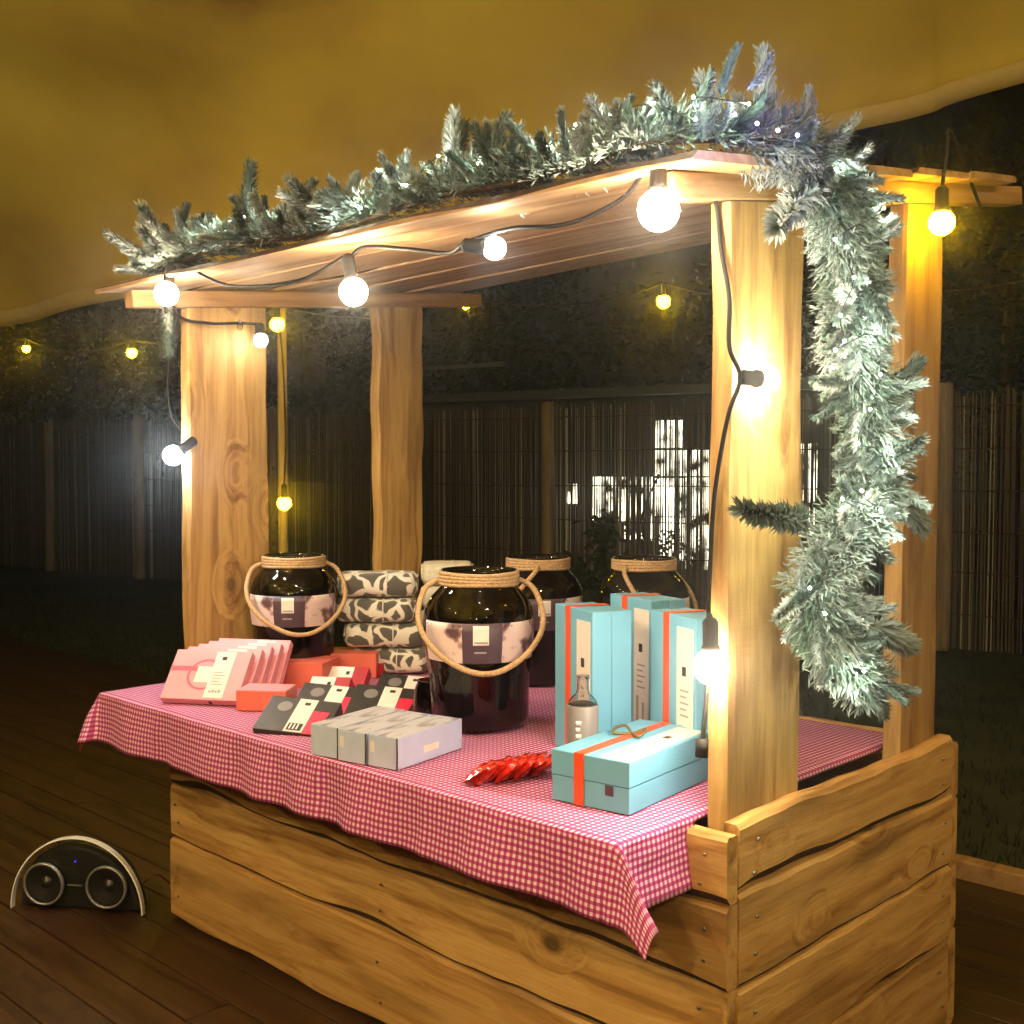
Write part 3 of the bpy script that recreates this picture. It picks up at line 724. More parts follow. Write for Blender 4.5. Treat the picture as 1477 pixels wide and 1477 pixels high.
# three silver boxes
p0, p1, p2 = on(2, CZ, 455, 1085), on(2, CZ, 572, 1112), on(2, CZ, 656, 1075)
ax = (p1 - p0); an = math.atan2(ax.y, ax.x) + R(5); X = Vector((math.cos(an), math.sin(an), 0)); Y = Vector((-X.y, X.x, 0))
sdm = (.095, .275, .080)
for k in range(3):
    c_ = p1 - X * (.0475 + .1 * (2 - k)) + Y * .1375 + Y * (.006, .0, .003)[k]
    t_ = gift('gift_box', ('silver box with landscape lid beside the black boxes', 'middle silver box of the three with landscape lids', 'silver box with landscape lid and pale side logo')[k], 'box', c_, an, sdm, 'silver', 'silver boxes with landscape lids')
    patch(t_, 'lid_photo', 'top', sdm, .01, .005, .99, .97, 'landscape')
    if k > 0:
        patch(t_, 'white_tab', 'front', sdm, .08, .45, .22, .80, 'white_paper', .0006)  # small white patch on the front face
    if k == 2: patch(t_, 'side_logo', 'right', sdm, .38, .28, .62, .50, 'white_paper', .0006)
    tube('tie', [(.0475, -.139, .002), (.049, -.1395, .04), (.0475, -.139, .0805)], .0022, 'charcoal', t_, 6)

# red cellophane packets leaning in a row
for k in range(8):
    px = 692 + k * 13.2; py = 1128 - k * 1.9 + (2 if k % 2 else -1)
    p = on(2, CZ, px, py); tl = R(-38 + random.uniform(-6, 6))
    t_ = thing('sweet_packet', 'shiny red cellophane packet leaning in the row before the turquoise box', 'sweet', TR(p + Vector((0, 0, .024)), math.atan2(RT.y, RT.x) + R(-8 + random.uniform(-9, 9)), 0, tl), 'red cellophane packets')
    V, Fc = [], []; NX, NY = 10, 14; sx, sy = .074, .100
    for sd_ in (1, -1):
        for i in range(NX + 1):
            for j in range(NY + 1):
                u, v_ = i / NX * 2 - 1, j / NY * 2 - 1
                puff = max(0, 1 - u ** 4) ** .5 * max(0, 1 - abs(v_ / .84) ** 5) ** .5 if abs(v_) < .84 else 0
                cr_ = .0016 * math.sin(u * 17) * (1 if abs(v_) >= .84 else .35)
                V.append((u * sx / 2 * (1 - .10 * (1 - abs(v_))), v_ * sy / 2, sd_ * (.011 * puff * (1 + .35 * nz(u * 2.5 + k * 3, v_ * 2.5)) + .0005) + cr_))
    n1 = (NX + 1) * (NY + 1)
    for i in range(NX):
        for j in range(NY):
            a = i * (NY + 1) + j; q = (a, a + NY + 1, a + NY + 2, a + 1); Fc.append(q); Fc.append(tuple(n1 + w for w in q[::-1]))
    o = from_py('packet', V, Fc, 'candy', t_, None, True)
    lb = from_py('print_patch', [(-.012, -.014, .0125), (.012, -.014, .0125), (.012, .010, .0125), (-.012, .010, .0125), (-.012, -.014, .0100), (.012, -.014, .0100), (.012, .010, .0100), (-.012, .010, .0100)], [(0, 1, 2, 3), (7, 6, 5, 4), (0, 4, 5, 1), (1, 5, 6, 2), (2, 6, 7, 3), (3, 7, 4, 0)], 'orange', t_)

# turquoise boxes
TD = (.205, .385, .116)
def teal(label, Mx, bow=False):
    t_ = thing('gift_box', label, 'box', Mx, 'turquoise boxes with orange ribbon')
    sx, sy, sz = TD
    boxpart('base', sx, sy, sz * .50, 'teal', t_, None, .002)
    boxpart('lid', sx + .003, sy + .003, sz * .485, 'teal', t_, TR((0, 0, sz * .515)), .002)
    D2 = (sx + .003, sy + .003, sz)
    rb = patch(t_, 'ribbon', 'top', D2, .30, -.004, .43, 1.004, 'orange', .0014)
    patch(t_, 'ribbon', 'front', D2, .30, .0, .43, 1.01, 'orange', .0014); patch(t_, 'ribbon', 'back', D2, .30, .0, .43, 1.01, 'orange', .0014)
    lb = patch(t_, 'label', 'top', D2, .60, .02, .95, .93, 'white_paper')
    patch(lb, 'print_line', 'top', D2, .66, .09, .72, .30, 'grey_print', .0006, .001); patch(lb, 'print_line', 'top', D2, .80, .11, .84, .26, 'grey_print', .0006, .001)
    patch(lb, 'logo', 'top', D2, .72, .62, .80, .68, 'black_print', .0006, .001)
    for q in range(5): patch(lb, 'print_line', 'top', D2, .68, .36 + q * .04, .86 - .05 * (q % 2), .372 + q * .04, 'grey_print', .0006, .001)
    patch(t_, 'logo', 'front', D2, .70, .30, .80, .50, 'purple', .0006)
    if bow:
        for s_ in (-1, 1):
            pts = [(sx * -.135 + s_ * .0, .03, sz + .004)] + [(sx * -.135 + s_ * (.02 + .02 * math.sin(q)), .03 + .028 * math.cos(q + .5), sz + .012 + .006 * math.sin(q * 2)) for q in (0.4, 1.4, 2.4)] + [(sx * -.135, .032, sz + .004)]
            tube('bow', spline(pts, 5), .0035, 'bow', rb, 6, M4=rb.matrix_basis.inverted())
    return t_
q0, q1 = on(2, CZ, 800, 1152), on(2, CZ, 908, 1177)
an = math.atan2((q1 - q0).y, (q1 - q0).x) + R(2); X = Vector((math.cos(an), math.sin(an), 0)); Y = Vector((-X.y, X.x, 0))
teal('turquoise box lying flat with orange ribbon by the slab post', TR(q1 - X * .1045 + Y * .194, an), True)
def standing(label, pos, yaw):
    # stood on its end: lid faces -y, length up
    return teal(label, TR(pos, yaw) @ Matrix.Rotation(R(90), 4, 'X') @ Matrix.Translation((0, TD[1] / 2 + .0022, -TD[2] / 2)))
yw = R(-21)
def stand_at(px, d, dx=0):
    p = at(px, 800, d); return Vector((p.x, p.y, CZ))
nx_ = Vector((math.cos(yw), math.sin(yw), 0)); ny_ = Vector((-nx_.y, nx_.x, 0))
cA = stand_at(853, 2.93); cB = stand_at(1003, 2.80)
standing('turquoise box standing upright behind the grey bottle', cA - nx_ * .104 + ny_ * .062, yw)
standing('turquoise box standing upright beside the slab post', cB - nx_ * .104 + ny_ * .062, yw)
cC = stand_at(935, 3.17)
standing('turquoise box standing upright in the second row before the jar', cC - nx_ * .104 + ny_ * .062, yw + R(3))

# bottle in front of the upright box
p = stand_at(841, 2.80)
bt = thing('bottle', 'clear necked bottle with frosted grey body before the upright turquoise box', 'bottle', TR((p.x, p.y, CZ)))
lathe('body', [(.0, .001), (.034, .001), (.038, .006), (.039, .02), (.039, .180), (.038, .182), (.0, .182)], 'frost', bt, 32)
lathe('neck', [(.036, 0.183), (.034, 0.190), (.026, 0.200), (.0175, 0.208), (.0145, 0.218), (.0145, 0.242), (.0165, 0.244), (.0165, 0.252), (.0125, 0.252), (.0122, 0.220), (.016, 0.208), (.030, 0.192), (.033, 0.184)], 'clear_glass', bt, 28)
va = math.atan2((CAM - p).y, (CAM - p).x)
for k in range(3):
    lathe('printed_letter', [(.0394, .105 + k * .016), (.0397, .105 + k * .016), (.0397, .116 + k * .016), (.0394, .116 + k * .016)], 'white_paper', bt, 6, None, va - .42, va - .42 + (.34, .26, .34)[k])

# jars
JP = [(0, .004), (.120, .004), (.140, .010), (.146, .03), (.148, .10), (.150, .16), (.156, .21), (.163, .26), (.164, .31), (.158, .345), (.140, .378), (.117, .402), (.109, .415), (.108, .452), (.111, .457)]
JI = [(r - .0045 if r > .01 else 0, z if k == 14 else z + .004) for k, (r, z) in enumerate(JP)]
def jar(label, pos, facing, loop_dir, sc_=1.0, drop=.19):
    t_ = thing('glass_jar', label, 'jar', TR(pos, facing) @ Matrix.Scale(sc_, 4), 'smoked glass jars')
    lathe('glass', JP + JI[::-1], 'smoke_glass', t_, 48)
    def shell(a0, a1, z0, z1, mat, nm, off, par):
        def rad(z):
            for (r0, za), (r1, zb) in zip(JP[:-1], JP[1:]):
                if za <= z <= zb and zb > za: return r0 + (r1 - r0) * (z - za) / (zb - za)
            return .15
        zz = [z0 + (z1 - z0) * k / 5 for k in range(6)]
        pr = [(rad(z) + off, z) for z in zz]; pr = pr + [(r - .0006, z) for r, z in pr[::-1]] + [pr[0]]
        return lathe(nm, pr, mat, par, 16, None, a0, a1)
    h = -math.pi / 2                                   # the label faces local -y
    lb = shell(h - 1.25, h + 1.25, .205, .318, 'photo', 'label', .0012, t_)
    shell(h - .36, h + .34, .205, .318, 'purple', 'title_panel', .0022, lb)
    shell(h - .17, h + .10, .258, .313, 'white_paper', 'logo_square', .0032, lb)
    shell(h - .15, h + .08, .262, .268, 'grey_print', 'print_line', .0040, lb)
    shell(h - .15, h + .06, .234, .239, 'grey_print', 'print_line', .0032, lb)
    nk = None
    for k in range(4):
        pa = [(.1135 * math.cos(a), .1135 * math.sin(a), .419 + k * .0095 + .0012 * math.sin(a * 3 + k)) for a in [2 * math.pi * q / 40 for q in range(40)]]
        nk = tube('rope_coil', pa, .0062, 'rope', t_, 8, True)
    ld = Vector((math.cos(loop_dir), math.sin(loop_dir), 0)); sd_ = Vector((-ld.y, ld.x, 0))
    pts = []
    for a, out, zz in ((-1.0, .0, .425), (-1.32, .02, .405), (-1.5, .075, .345), (-1.42, .115, .29), (-1.05, .150, .235), (-.5, .172, .195), (0, .178, .180), (.5, .172, .190), (1.05, .150, .230), (1.42, .115, .285), (1.5, .075, .34), (1.32, .02, .402), (1.0, .0, .425)):
        pts.append(sd_ * (.119 * a) + ld * out + Vector((0, 0, zz)))
    tube('rope_handle', spline(pts, 6), .0085, 'rope', t_, 9, twist=.5)
    return t_
def facing(p): d = CAM - p; return math.atan2(d.y, d.x) + math.pi / 2
pj = on(2, CZ, 691, 1044); j1 = jar('large smoked glass jar with rope handle in front of the other jars', pj, facing(pj) + R(4), -math.pi / 2)
pj = on(2, CZ, 425, 975); jar('smoked glass jar with tilted rope handle beside the far slab post', pj, facing(pj) - R(6), -math.pi / 2 + R(12), .96)
pj = on(2, CZ, 776, 981); jar('smoked glass jar just behind the large front jar', pj, facing(pj) + R(10), R(170), .96)
pj = on(2, CZ, 928, 984); jar('smoked glass jar behind the turquoise boxes', pj, facing(pj) + R(30), -math.pi / 2 + R(28), .96)
# small dark vase left of the front jar
p = on(2, CZ, 622, 1040)
vs = thing('glass_holder', 'small dark glass candle holder beside the large front jar', 'candle holder', TR(p))
lathe('bowl', [(0, .002), (.045, .002), (.052, .01), (.054, .06), (.048, .10), (.040, .118), (.042, .124), (.037, .124), (.044, .10), (.049, .06), (.047, .014), (0, .008)], 'smoke_glass', vs, 32)
lathe('candle', [(0, .0095), (.019, .0095), (.019, .028), (.0, .028)], 'cream', vs, 20)

# spotted blankets
def roll(name, label, pos, a, L, Dp, H, mat, group, seed):
    N, K = 26, 26; V, Fc = [], []
    for i in range(N + 1):
        u = i / N * 2 - 1; ed = (1 - abs(u) ** 9) ** .35 if abs(u) < 1 else 0
        ed = .62 + .38 * ed
        for k in range(K):
            an = 2 * math.pi * k / K; cx_, sx_ = math.cos(an), math.sin(an)
            y = math.copysign(abs(cx_) ** .62, cx_) * Dp / 2 * ed; z = math.copysign(abs(sx_) ** .62, sx_) * H / 2 * ed
            w = 1 + .05 * nz(u * 1.7 + seed, cx_ * 1.2, sx_ * 1.2)
            V.append((u * L / 2, y * w, H / 2 + z * (1 + .03 * nz(u * 2, seed))))
    for i in range(N):
        for k in range(K): a_ = i * K; Fc.append((a_ + k, a_ + (k + 1) % K, a_ + K + (k + 1) % K, a_ + K + k))
    Fc.append(tuple(range(K))[::-1]); Fc.append(tuple(range(N * K, N * K + K)))
    t_ = thing(name, label, 'blanket', TR(pos, a), group)
    from_py('roll', V, Fc, mat, t_, None, True)
    for s_ in (-1, 1):                                   # the rolled-up end
        pts = []
        for q in range(34):
            an = q * .42; rr = .42 * (1 - q / 38)
            pts.append((s_ * (L / 2 + .0005), math.cos(an) * Dp * rr * .9, H / 2 + math.sin(an) * H * rr * .9))
        tube('rolled_edge', pts, .0045, mat, t_, 6)
    tube('tie_band', [(L * .12, math.copysign(abs(math.cos(q)) ** .62, math.cos(q)) * Dp * .515, H / 2 + math.copysign(abs(math.sin(q)) ** .62, math.sin(q)) * H * .515) for q in [2 * math.pi * w / 36 for w in range(36)]], .0022, 'white_paper', t_, 6, True)
    return t_
ra = math.atan2(RT.y, RT.x)
pb = on(2, CZ, 552, 968)
wl_ = ['grey and white spotted rolled blanket on top of the stack', 'grey and white spotted rolled blanket second from the stack top', 'grey and white spotted rolled blanket second from the stack bottom', 'grey and white spotted rolled blanket at the bottom of the stack']
for k in range(4):
    z = CZ + .0925 * (3 - k)
    off = (-.015, -.02, .01, .03)[k]
    roll('rolled_blanket', wl_[k], Vector((pb.x, pb.y, z)) + Vector((RT.x, RT.y, 0)) * off, ra + R((3, -2, 2, -3)[k]), .285, .17, .092, 'fleece', 'spotted rolled blankets', k * 5.3)
pb2 = at(645, 800, 4.62)
for k in range(4):
    roll('rolled_blanket', ('cream rolled blanket on top of the stack between the jars', 'cream rolled blanket second from the top between the jars', 'cream rolled blanket second from the bottom between the jars', 'cream rolled blanket at the bottom between the jars')[k],
         Vector((pb2.x, pb2.y, CZ + .094 * (3 - k))), ra + R(4 - 2 * k), .20, .16, .0935, 'cream', 'cream rolled blankets', 40 + k * 3.1)

# ------------------------------------------------------------------ bulb strings
def bulb_unit(t_, p, direc, mat, r=.030, socket=True):
    d = Vector(direc).normalized(); q = d.to_track_quat('Z', 'Y').to_matrix().to_4x4()
    m_ = Matrix.Translation(Vector(p)) @ q                # p is the bulb centre, d points from socket to bulb
    if socket:
        lathe('socket', [(0, -r * 2.75), (.010, -r * 2.75), (.017, -r * 2.5), (.0175, -r * 1.2), (.0205, -r * 1.1), (.0205, -r * .78), (0, -r * .78)], 'cable', t_, 16, m_)
    pr = [(r * .52, -r * .80)] + [(r * math.cos(a), r * math.sin(a)) for a in [R(x) for x in (-50, -35, -20, 0, 20, 40, 60, 75)]] + [(0, r)]
    lathe('bulb', pr, mat, t_, 16, m_)
    return Vector(p) - d * r * 2.7
st = thing('string_lights', 'black cable of white bulbs strung along the stall roof and front post', 'string lights')
down = (0, 0, -1)
B1 = on(1, -.215, 240, 424); B2 = on(1, -.11, 510, 421); B3 = on(1, -.10, 713, 358); B4 = on(1, -.19, 950, 303)
B5 = on(0, -.008, 1104, 547); B6 = on(1, -.005, 1026, 962); B7 = on(1, -.01, 250, 657); B8 = on(0, -2.11, 376, 491)
s1 = bulb_unit(st, B1, (.2, -.3, -1), 'bulb_white', .037); s2 = bulb_unit(st, B2, (.25, 0, -1), 'bulb_white', .038)
s3 = bulb_unit(st, B3, RT + Vector((0, 0, -.1)), 'bulb_dim', .028); s4 = bulb_unit(st, B4, (.1, -.1, -1), 'bulb_white', .042)
s5 = bulb_unit(st, B5, (.06, 1, 0), 'bulb_white', .031); s6 = bulb_unit(st, B6, (.1, -.1, -1), 'bulb_white', .038)
s7 = bulb_unit(st, B7, (-.3, -.6, -.5), 'bulb_cool', .034); s8 = bulb_unit(st, B8, (.4, -.2, -1), 'bulb_dim', .024)
def onf(px, py, y=-.1): return on(1, y, px, py)
path = [s8, on(0, -2.165, 345, 466), on(0, -2.165, 300, 466), onf(255, 452, -.03), s1 + Vector((.01, 0, .0)), onf(330, 412, -.16), onf(430, 405, -.15), s2, onf(500, 384), onf(522, 357), onf(585, 359), onf(645, 365), s3, onf(690, 343), onf(740, 329), onf(800, 326), onf(850, 312), onf(905, 280), s4, onf(985, 262, -.06), onf(1020, 262, -.02), onf(1034, 300, .03), onf(1040, 360, .03), onf(1052, 430, .028), onf(1052, 500, .025), s5 + Vector((0, -.006, 0)), onf(1053, 590, .025), onf(1042, 640, .026), onf(1030, 720, .03), onf(1024, 820, .03), onf(1022, 890, .02), s6, onf(1021, 990, .012), onf(1016, 1040, .0), onf(1012, 1085, -.015)]
tube('cable', spline(path, 6), .0052, 'cable', st, 8)
tube('plug', [onf(1013, 1066, -.012), onf(1012, 1092, -.016)], .014, 'cable', st, 12)
tube('cable', spline([onf(255, 452, -.03), onf(243, 520, .0), onf(247, 600, .02), s7], 6), .0045, 'cable', st, 8)
ms = thing('clear_mini_bulb', 'small clear unlit bulb on the cable by the far slab post', 'bulb', TR(on(0, -2.155, 346, 470)))
lathe('glass', [(.004, .012), (.009, .006), (.011, -.002), (.008, -.012), (0, -.018)], 'clear_glass', ms, 14); lathe('cap', [(0, .022), (.005, .022), (.005, .0122), (0, .0122)], 'chrome', ms, 12)

fs = thing('festoon_lights', 'festoon cable of yellow bulbs under the tent edge', 'string lights')
pole_d = (tp - CAM).dot(FW)
FP = [at(-180, 500, 10.4), at(38, 503, 9.4), at(190, 509, 8.5), at(400, 468, pole_d - .4), at(672, 441, 7.6), at(957, 435, 7.2), at(1250, 430, 6.9), at(1560, 400, 6.6)]
tops = []
for k, p in enumerate(FP):
    tops.append(bulb_unit(fs, p, down, 'bulb_far', (.035, .030, .036, .042, .024, .042, .035, .035)[k]))
cp = []
for a_, b_ in zip(tops[:-1], tops[1:]):
    for k in range(8): u = k / 8; cp.append(a_.lerp(b_, u) - Vector((0, 0, .10 * 4 * u * (1 - u))))
cp.append(tops[-1]); tube('cable', cp, .006, 'cable', fs, 6)
pl_ = thing('hanging_lamp', 'yellow bulb hanging low on the tent pole', 'lamp')
q = bulb_unit(pl_, at(410, 726, pole_d - .4), down, 'bulb_far', .042)
tube('cable', spline([q, q + Vector((.004, .01, .25)), q + Vector((0, 0, .7)), tops[3]], 5), .005, 'cable', pl_, 6)
pl_ = thing('hanging_lamp', 'yellow bulb hanging under the rear end of the stall roof beam', 'lamp')
BY = on(0, .03, 1358, 321)
q = bulb_unit(pl_, BY, down, 'bulb_yellow', .034)
tube('cable', spline([q, q + Vector((0, .03, .10)), q + Vector((-.03, .12, .17)), Vector((-.03, BY.y + .4, 2.33))], 5), .005, 'cable', pl_, 6)
# festoon inside the tent, over and behind the camera
fi = thing('festoon_lights', 'festoon cable of yellow bulbs slung across the inside of the tent', 'string lights')
IP = [(-2.5, -2.7, 3.35), (-1.5, -3.0, 3.0), (-.3, -3.3, 2.7), (1.0, -3.6, 2.6), (2.4, -3.4, 2.7), (3.3, -2.2, 3.0), (3.7, -.6, 3.3), (3.8, 1.0, 3.4)]
tops = [bulb_unit(fi, p, down, 'bulb_tent', .040) for p in IP]; cp = []
for a_, b_ in zip(tops[:-1], tops[1:]):
    for k in range(8): u = k / 8; cp.append(a_.lerp(b_, u) - Vector((0, 0, .12 * 4 * u * (1 - u))))
cp.append(tops[-1]); tube('cable', cp, .006, 'cable', fi, 6)

# ------------------------------------------------------------------ garland
gl = thing('pine_garland', 'snow-flocked pine garland with fairy lights along the roof and down the side', 'garland')
def roof_top(x, y):
    u = (x + 2.205) / 2.139; zl, zr = bz(BL0, BL1, y), bz(BR0, BR1, y); return zl + (zr - zl) * u + BH / 2 + .045
GP = [Vector((x, -.155 + .02 * math.sin(x * 5), roof_top(x, -.15) + .010 + .012 * math.sin(x * 7 + 1))) for x in (-2.10, -2.04, -1.95, -1.75, -1.5, -1.25, -1.0, -.75, -.5, -.25, -.08)]
GP += [on(0, .06, 1128, 205), on(0, .10, 1170, 235), on(0, .11, 1205, 300), on(0, .11, 1228, 400), on(0, .10, 1226, 490), on(0, .10, 1250, 590), on(0, .11, 1262, 690), on(0, .11, 1225, 770), on(0, .10, 1178, 850), on(0, .10, 1195, 920), on(0, .10, 1252, 985)]
gpath = spline(GP, 12)
tube('stem', gpath, .007, 'bark', gl, 7)
def sprig_mesh(seed, L=.15, nl=.030):
    rnd = random.Random(seed); V, Fc, T = [], [], []
    bx, by = rnd.uniform(-.25, .25), rnd.uniform(-.25, .25)
    def axis(u): return Vector((bx * L * u * u, by * L * u * u, L * u))
    N = 78
    for i in range(N):
        u = .04 + .96 * i / (N - 1); p = axis(u); ph = i * 2.4
        for k in range(8):
            an = ph + k * math.pi / 4 + rnd.uniform(-.3, .3); tilt = rnd.uniform(.6, 1.25) * (1 - .3 * u)
            d = Vector((math.cos(an) * math.sin(tilt), math.sin(an) * math.sin(tilt), math.cos(tilt)))
            ln = nl * rnd.uniform(.7, 1.1) * (1 - .15 * max(0, u - .6) / .4); w = .0017
            sdv = d.cross(Vector((0, 0, 1))).normalized() * w
            k0 = len(V); e = p + d * ln
            V.extend([p - sdv, p + sdv, p + d * ln * .6 + sdv * 1.1, e, p + d * ln * .6 - sdv * 1.1])
            Fc.append((k0, k0 + 1, k0 + 2, k0 + 3, k0 + 4))
            s_ = min(1, max(0, rnd.gauss(.72, .3)))
            T.extend([.05, .05, s_ * .8, s_, s_ * .8])
    tv, tf = tube_data([axis(u) for u in (0, .25, .5, .75, 1)], lambda u: .0034 * (1 - .7 * u), 5)
    k0 = len(V); V.extend(tv); Fc.extend([tuple(a + k0 for a in f_) for f_ in tf]); T.extend([.1] * len(tv))
    me = bpy.data.meshes.new('sprig'); me.from_pydata([tuple(v) for v in V], [], Fc); me.update(); me.materials.append(M['needles'])
    a1 = me.attributes.new('snow', 'FLOAT', 'POINT'); a1.data.foreach_set('value', T)
    return me
SPR = [sprig_mesh(k, .15 - .012 * (k % 3), .030 + .003 * (k % 2)) for k in range(6)]
def put_sprig(p, d, k, sc_):
    q = d.to_track_quat('Z', 'Y').to_matrix().to_4x4() @ Matrix.Rotation(random.uniform(0, 6.28), 4, 'Z')
    return link('sprig', SPR[k % 6], None, gl, Matrix.Translation(p) @ q @ Matrix.Scale(sc_, 4))
NS = 286; tot = len(gpath) - 1; nsp = 0
for i in range(NS):
    f_ = i / NS * tot; j = int(f_); u = f_ - j
    p = gpath[j].lerp(gpath[min(tot, j + 1)], u); tg = (gpath[min(tot, j + 1)] - gpath[max(0, j - 1)]).normalized()
    hang = p.x > .03 or tg.z < -.5
    rd = Vector((random.gauss(0, 1), random.gauss(0, 1), random.gauss(0, 1)))
    rd = (rd - tg * rd.dot(tg)).normalized()
    if not hang:
        if rd.z < .0: rd.z *= -.7
        rd.y -= .25
    else:
        rd.x = abs(rd.x) * .8 + .05 if random.random() < .8 else rd.x * .3
    al = random.uniform(-.5, .9) if not hang else random.uniform(-.3, 1.2)
    if i < 12: al = abs(al) + .1
    d = (rd.normalized() + tg * al).normalized()
    put_sprig(p + rd * .006, d, i, (.56 + .5 * abs(nz(f_ * .16, 8)) * 2 + random.uniform(0, .15)) * (.92 if p.x > -.12 and not hang else 1.12 if -.75 < p.x < .05 else 1))
V, Fc, T = [], [], []                                     # the dense inner needles round the stem
for i in range(34000):
    f_ = random.random() * tot; j = int(f_); p = gpath[j].lerp(gpath[min(tot, j + 1)], f_ - j); tg = (gpath[min(tot, j + 1)] - gpath[max(0, j - 1)]).normalized()
    rd = Vector((random.gauss(0, 1), random.gauss(0, 1), random.gauss(0, 1))); rd = (rd - tg * rd.dot(tg)).normalized()
    if p.x < .02 and rd.z < (-.12 if p.x < -.4 else -.45): continue
    p = p + rd * (.072 * random.random() ** .7 * (1 + .5 * nz(f_ * .35, 2))) + tg * random.uniform(-.01, .01); d = (rd + tg * random.uniform(-.3, 1.0) + Vector((random.gauss(0, .4), random.gauss(0, .4), random.gauss(0, .4)))).normalized()
    sv = d.orthogonal().normalized() * .0016; ln = random.uniform(.018, .032); k = len(V)
    V += [p - sv, p + sv, p + d * ln * .6 + sv, p + d * ln, p + d * ln * .6 - sv]; Fc.append((k, k + 1, k + 2, k + 3, k + 4)); q = min(1, max(0, .5 + .9 * nz(p.x * 9, p.y * 9, p.z * 9) + random.uniform(-.25, .35))); T += [.05, .05, q, q, q]
o = from_py('inner_needles', V, Fc, 'needles', gl); o['kind'] = 'stuff'
a1 = o.data.attributes.new('snow', 'FLOAT', 'POINT'); a1.data.foreach_set('value', T)
# a few that stick out as in the picture
for (pa, pb_, y_, ax_) in (((1040, 140), (1052, 66), -.15, 1), ((1078, 130), (1124, 88), -.12, 1), ((345, 345), (372, 240), -.13, 1), ((658, 262), (640, 170), -.13, 1), ((238, 445), (246, 520), -.06, 1), ((236, 420), (244, 475), -.08, 1)):
    a_, b_ = on(1, y_, *pa), on(1, y_, *pb_); d = b_ - a_; put_sprig(a_, d.normalized(), 2, d.length / .14)
for (pa, pb_) in (((1180, 270), (1108, 322)), ((1165, 750), (1092, 746)), ((1160, 870), (1150, 830)), ((1260, 900), (1318, 940)), ((1250, 985), (1282, 1025)), ((1300, 590), (1325, 520)), ((1270, 700), (1332, 738))):
    a_, b_ = on(0, .11, *pa), on(0, .11, *pb_); d = b_ - a_; put_sprig(a_, d.normalized(), 3, d.length / .14)
tube('stem', spline([GP[0], on(1, -.18, 258, 390), on(1, -.16, 236, 402), on(1, -.08, 240, 450)], 4), .006, 'bark', gl, 6)
# fairy lights
LEDS = [(285, 352, -.2), (315, 335, -.2), (352, 312, -.19), (390, 318, -.2), (480, 322, -.21), (520, 300, -.2), (560, 240, -.18), (585, 268, -.2), (632, 225, -.18), (690, 235, -.2), (733, 224, -.2), (788, 212, -.2), (830, 180, -.19), (880, 165, -.19), (940, 150, -.19), (1003, 172, -.21), (1000, 140, -.2), (1080, 150, -.1)]
led_me = bpy.data.meshes.new('garland_light'); bm = bmesh.new(); bmesh.ops.create_icosphere(bm, subdivisions=1, radius=.0034); bm.to_mesh(led_me); bm.free()
led_me.materials.append(M['led'])
pts = [on(1, y_, px, py) for px, py, y_ in LEDS]
pts += [on(0, x_, px, py) for px, py, x_ in ((1205, 245, .16), (1275, 300, .17), (1205, 345, .18), (1232, 400, .19), (1212, 455, .2), (1218, 492, .21), (1205, 505, .2), (1262, 480, .18), (1270, 540, .2), (1255, 590, .2), (1238, 640, .18), (1285, 650, .19), (1243, 708, .21), (1270, 735, .2), (1215, 720, .19), (1290, 780, .17), (1168, 848, .18), (1190, 885, .2), (1246, 968, .18), (1235, 1000, .16))]
for p in pts: link('garland_light', led_me, None, gl, Matrix.Translation(p))
for px, py, y_ in ((1122, 188, -.14), (1150, 195, -.1), (1092, 178, -.16), (1060, 165, -.2)): ico('garland_light', .0036, 'added_blue', gl, on(1, y_, px, py), 1)  # added blue points, imitating a violet lens ghost on the garland
tube('fairy_wire', spline(pts[:18], 3), .0012, 'cable', gl, 4)
tube('fairy_wire', spline(pts[18:], 3), .0012, 'cable', gl, 4)

# ------------------------------------------------------------------ loudspeaker on the deck
pL, pR = on(2, .0, 28, 1303), on(2, .0, 228, 1303)
cen = (pL + pR) / 2; an = math.atan2((pR - pL).y, (pR - pL).x); wid = (pR - pL).length
sp_ = thing('portable_speaker', 'black half-round portable speaker with metal arch handle on the deck', 'speaker', TR((cen.x, cen.y, .0), an - R(8)))
rr = wid / 2 - .010; N = 40; dep = .15
V, Fc = [], []
lay = [(-dep * .62, .86), (-dep * .60, .92), (-dep * .50, .96), (-dep * .3, .955), (dep * .1, .86), (dep * .3, .70)]
for y, s_ in lay:
    for k in range(N + 1):
        a = math.pi * k / N; V.append((-rr * s_ * math.cos(a), y + .03 * (1 - math.sin(a)) * (y < 0), .012 + max(0, .238 * math.sin(a)) * s_ ** .6))
for i in range(len(lay) - 1):
    for k in range(N): a = i * (N + 1) + k; Fc.append((a, a + 1, a + N + 2, a + N + 1))
    Fc.append((i * (N + 1) + N, i * (N + 1), (i + 1) * (N + 1), (i + 1) * (N + 1) + N))
Fc.append(tuple(range(N + 1))[::-1]); Fc.append(tuple(range((len(lay) - 1) * (N + 1), len(lay) * (N + 1))))
bd_ = from_py('body', V, Fc, 'black', sp_)
bm = bmesh.new(); bm.from_mesh(bd_.data); bmesh.ops.recalc_face_normals(bm, faces=bm.faces[:]); bm.to_mesh(bd_.data); bm.free()
hp = [(-(rr + .004) * math.cos(math.pi * k / 40), -.080, .004 + .262 * math.sin(math.pi * k / 40)) for k in range(41)]
V, Fc = [], []
for x, y, z in hp:
    nrm = Vector((x, 0, z * 1.0)).normalized()
    for dx, dy in ((0, -.012), (.005, -.010), (.005, .010), (0, .012)): V.append((x + nrm.x * dx, y + dy, max(.001, z + nrm.z * dx)))
for i in range(40):
    for k in range(4): Fc.append((i * 4 + k, i * 4 + (k + 1) % 4, i * 4 + 4 + (k + 1) % 4, i * 4 + 4 + k))
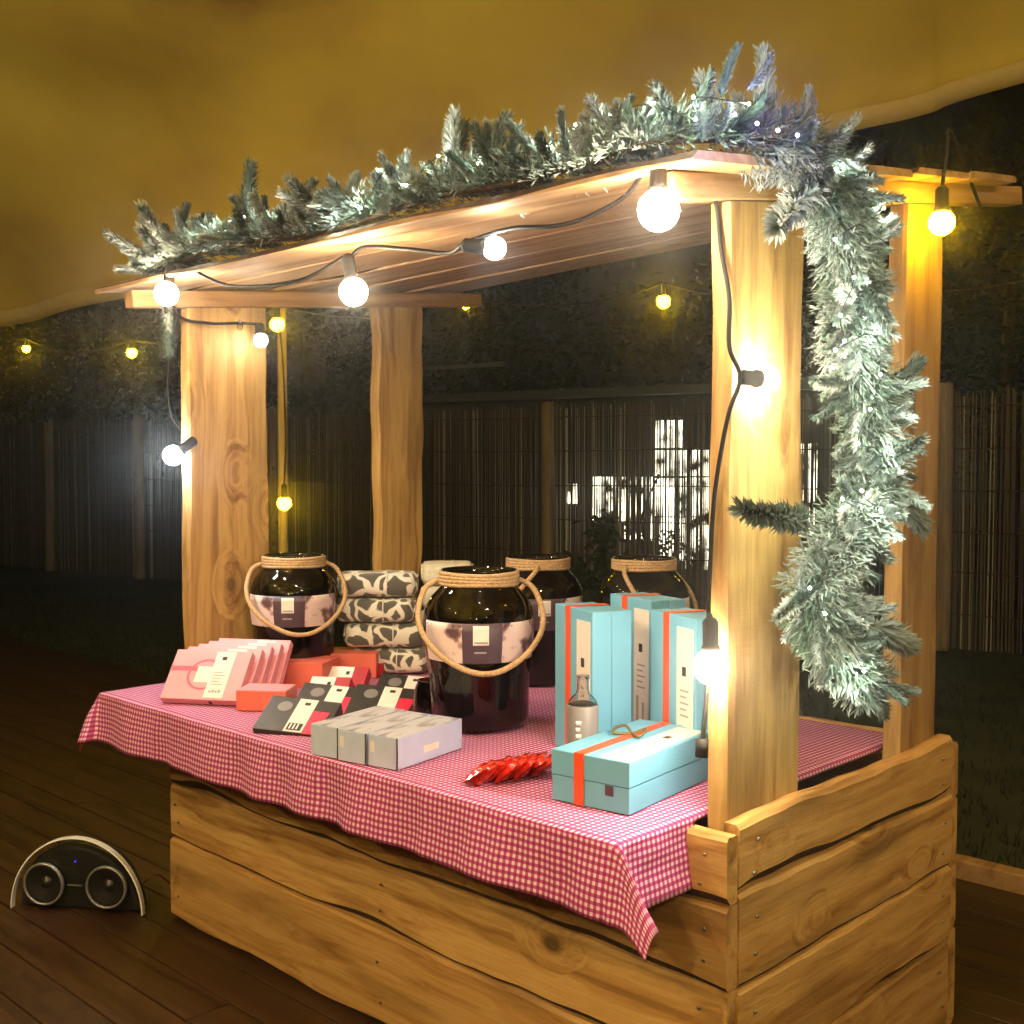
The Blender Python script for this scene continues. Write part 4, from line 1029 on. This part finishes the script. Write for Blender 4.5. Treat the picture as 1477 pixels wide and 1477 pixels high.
Fc += [(3, 2, 1, 0), (160, 161, 162, 163)]
from_py('arch_handle', V, Fc, 'silver_paint', sp_)
for sx_ in (-1, 1):
    cxx = sx_ * rr * .49; yf = -dep * .62 - .004
    Mx = TR((cxx, yf + .006, .100), 0, R(90))
    cn = lathe('driver', [(0, -.018), (.02, -.016), (.058, .004), (.066, .006), (.068, .002)], 'cable', sp_, 36, Mx)
    lathe('trim_ring', [(.068, .0), (.068, .010), (.072, .012), (.076, .010), (.077, .0)], 'chrome', cn, 40)
    lathe('dust_cap', [(.0, .0), (.012, -.004), (.022, -.0135)], 'black', cn, 24)
boxpart('badge', .055, .003, .004, 'chrome', sp_, TR((0, -dep * .62 - .002, .10)), 0)
ico('standby_light', .004, 'led_small', sp_, (.0, -dep * .60 + .0, .185), 1)
boxpart('foot', rr * 1.5, .10, .0125, 'black', sp_, TR((0, .0, .0003)), .003)

# ------------------------------------------------------------------ haze volume added to imitate lens glow round the bulbs
HAZE = .009
hzb = bbox(124, 124, 9.5, 0)
hz_m = bpy.data.materials.new('glow_haze'); hz_m.use_nodes = True; t = hz_m.node_tree; t.nodes.clear()
pv = nd(t, 'VolumePrincipled'); oo = nd(t, 'OutputMaterial'); lk(t, pv.outputs[0], oo.inputs['Volume'])
pv.inputs['Color'].default_value = (.9, .9, .9, 1); pv.inputs['Density'].default_value = HAZE; pv.inputs['Anisotropy'].default_value = .96
M['haze'] = hz_m
hz = from_bm('haze', hzb, 'haze', None, TR((0, 0, -1.1))); hz['kind'] = 'stuff'; hz['label'] = 'thin haze added to imitate lens glow round the bulbs'; hz['category'] = 'haze'

tube('power_cable', spline([(rr * .75, .02, .06), (rr * .98, .05, .10), (rr * 1.12, .10, .05), (rr * 1.2, .2, .006), (rr * 1.1, .5, .006)], 6), .0035, 'red_cord', sp_, 7)
for k in range(7): tube('grille_bar', [(-.03, -dep * .62 - .002, .06 + k * .012), (.03, -dep * .62 - .002, .06 + k * .012)], .0012, 'cable', sp_, 5)
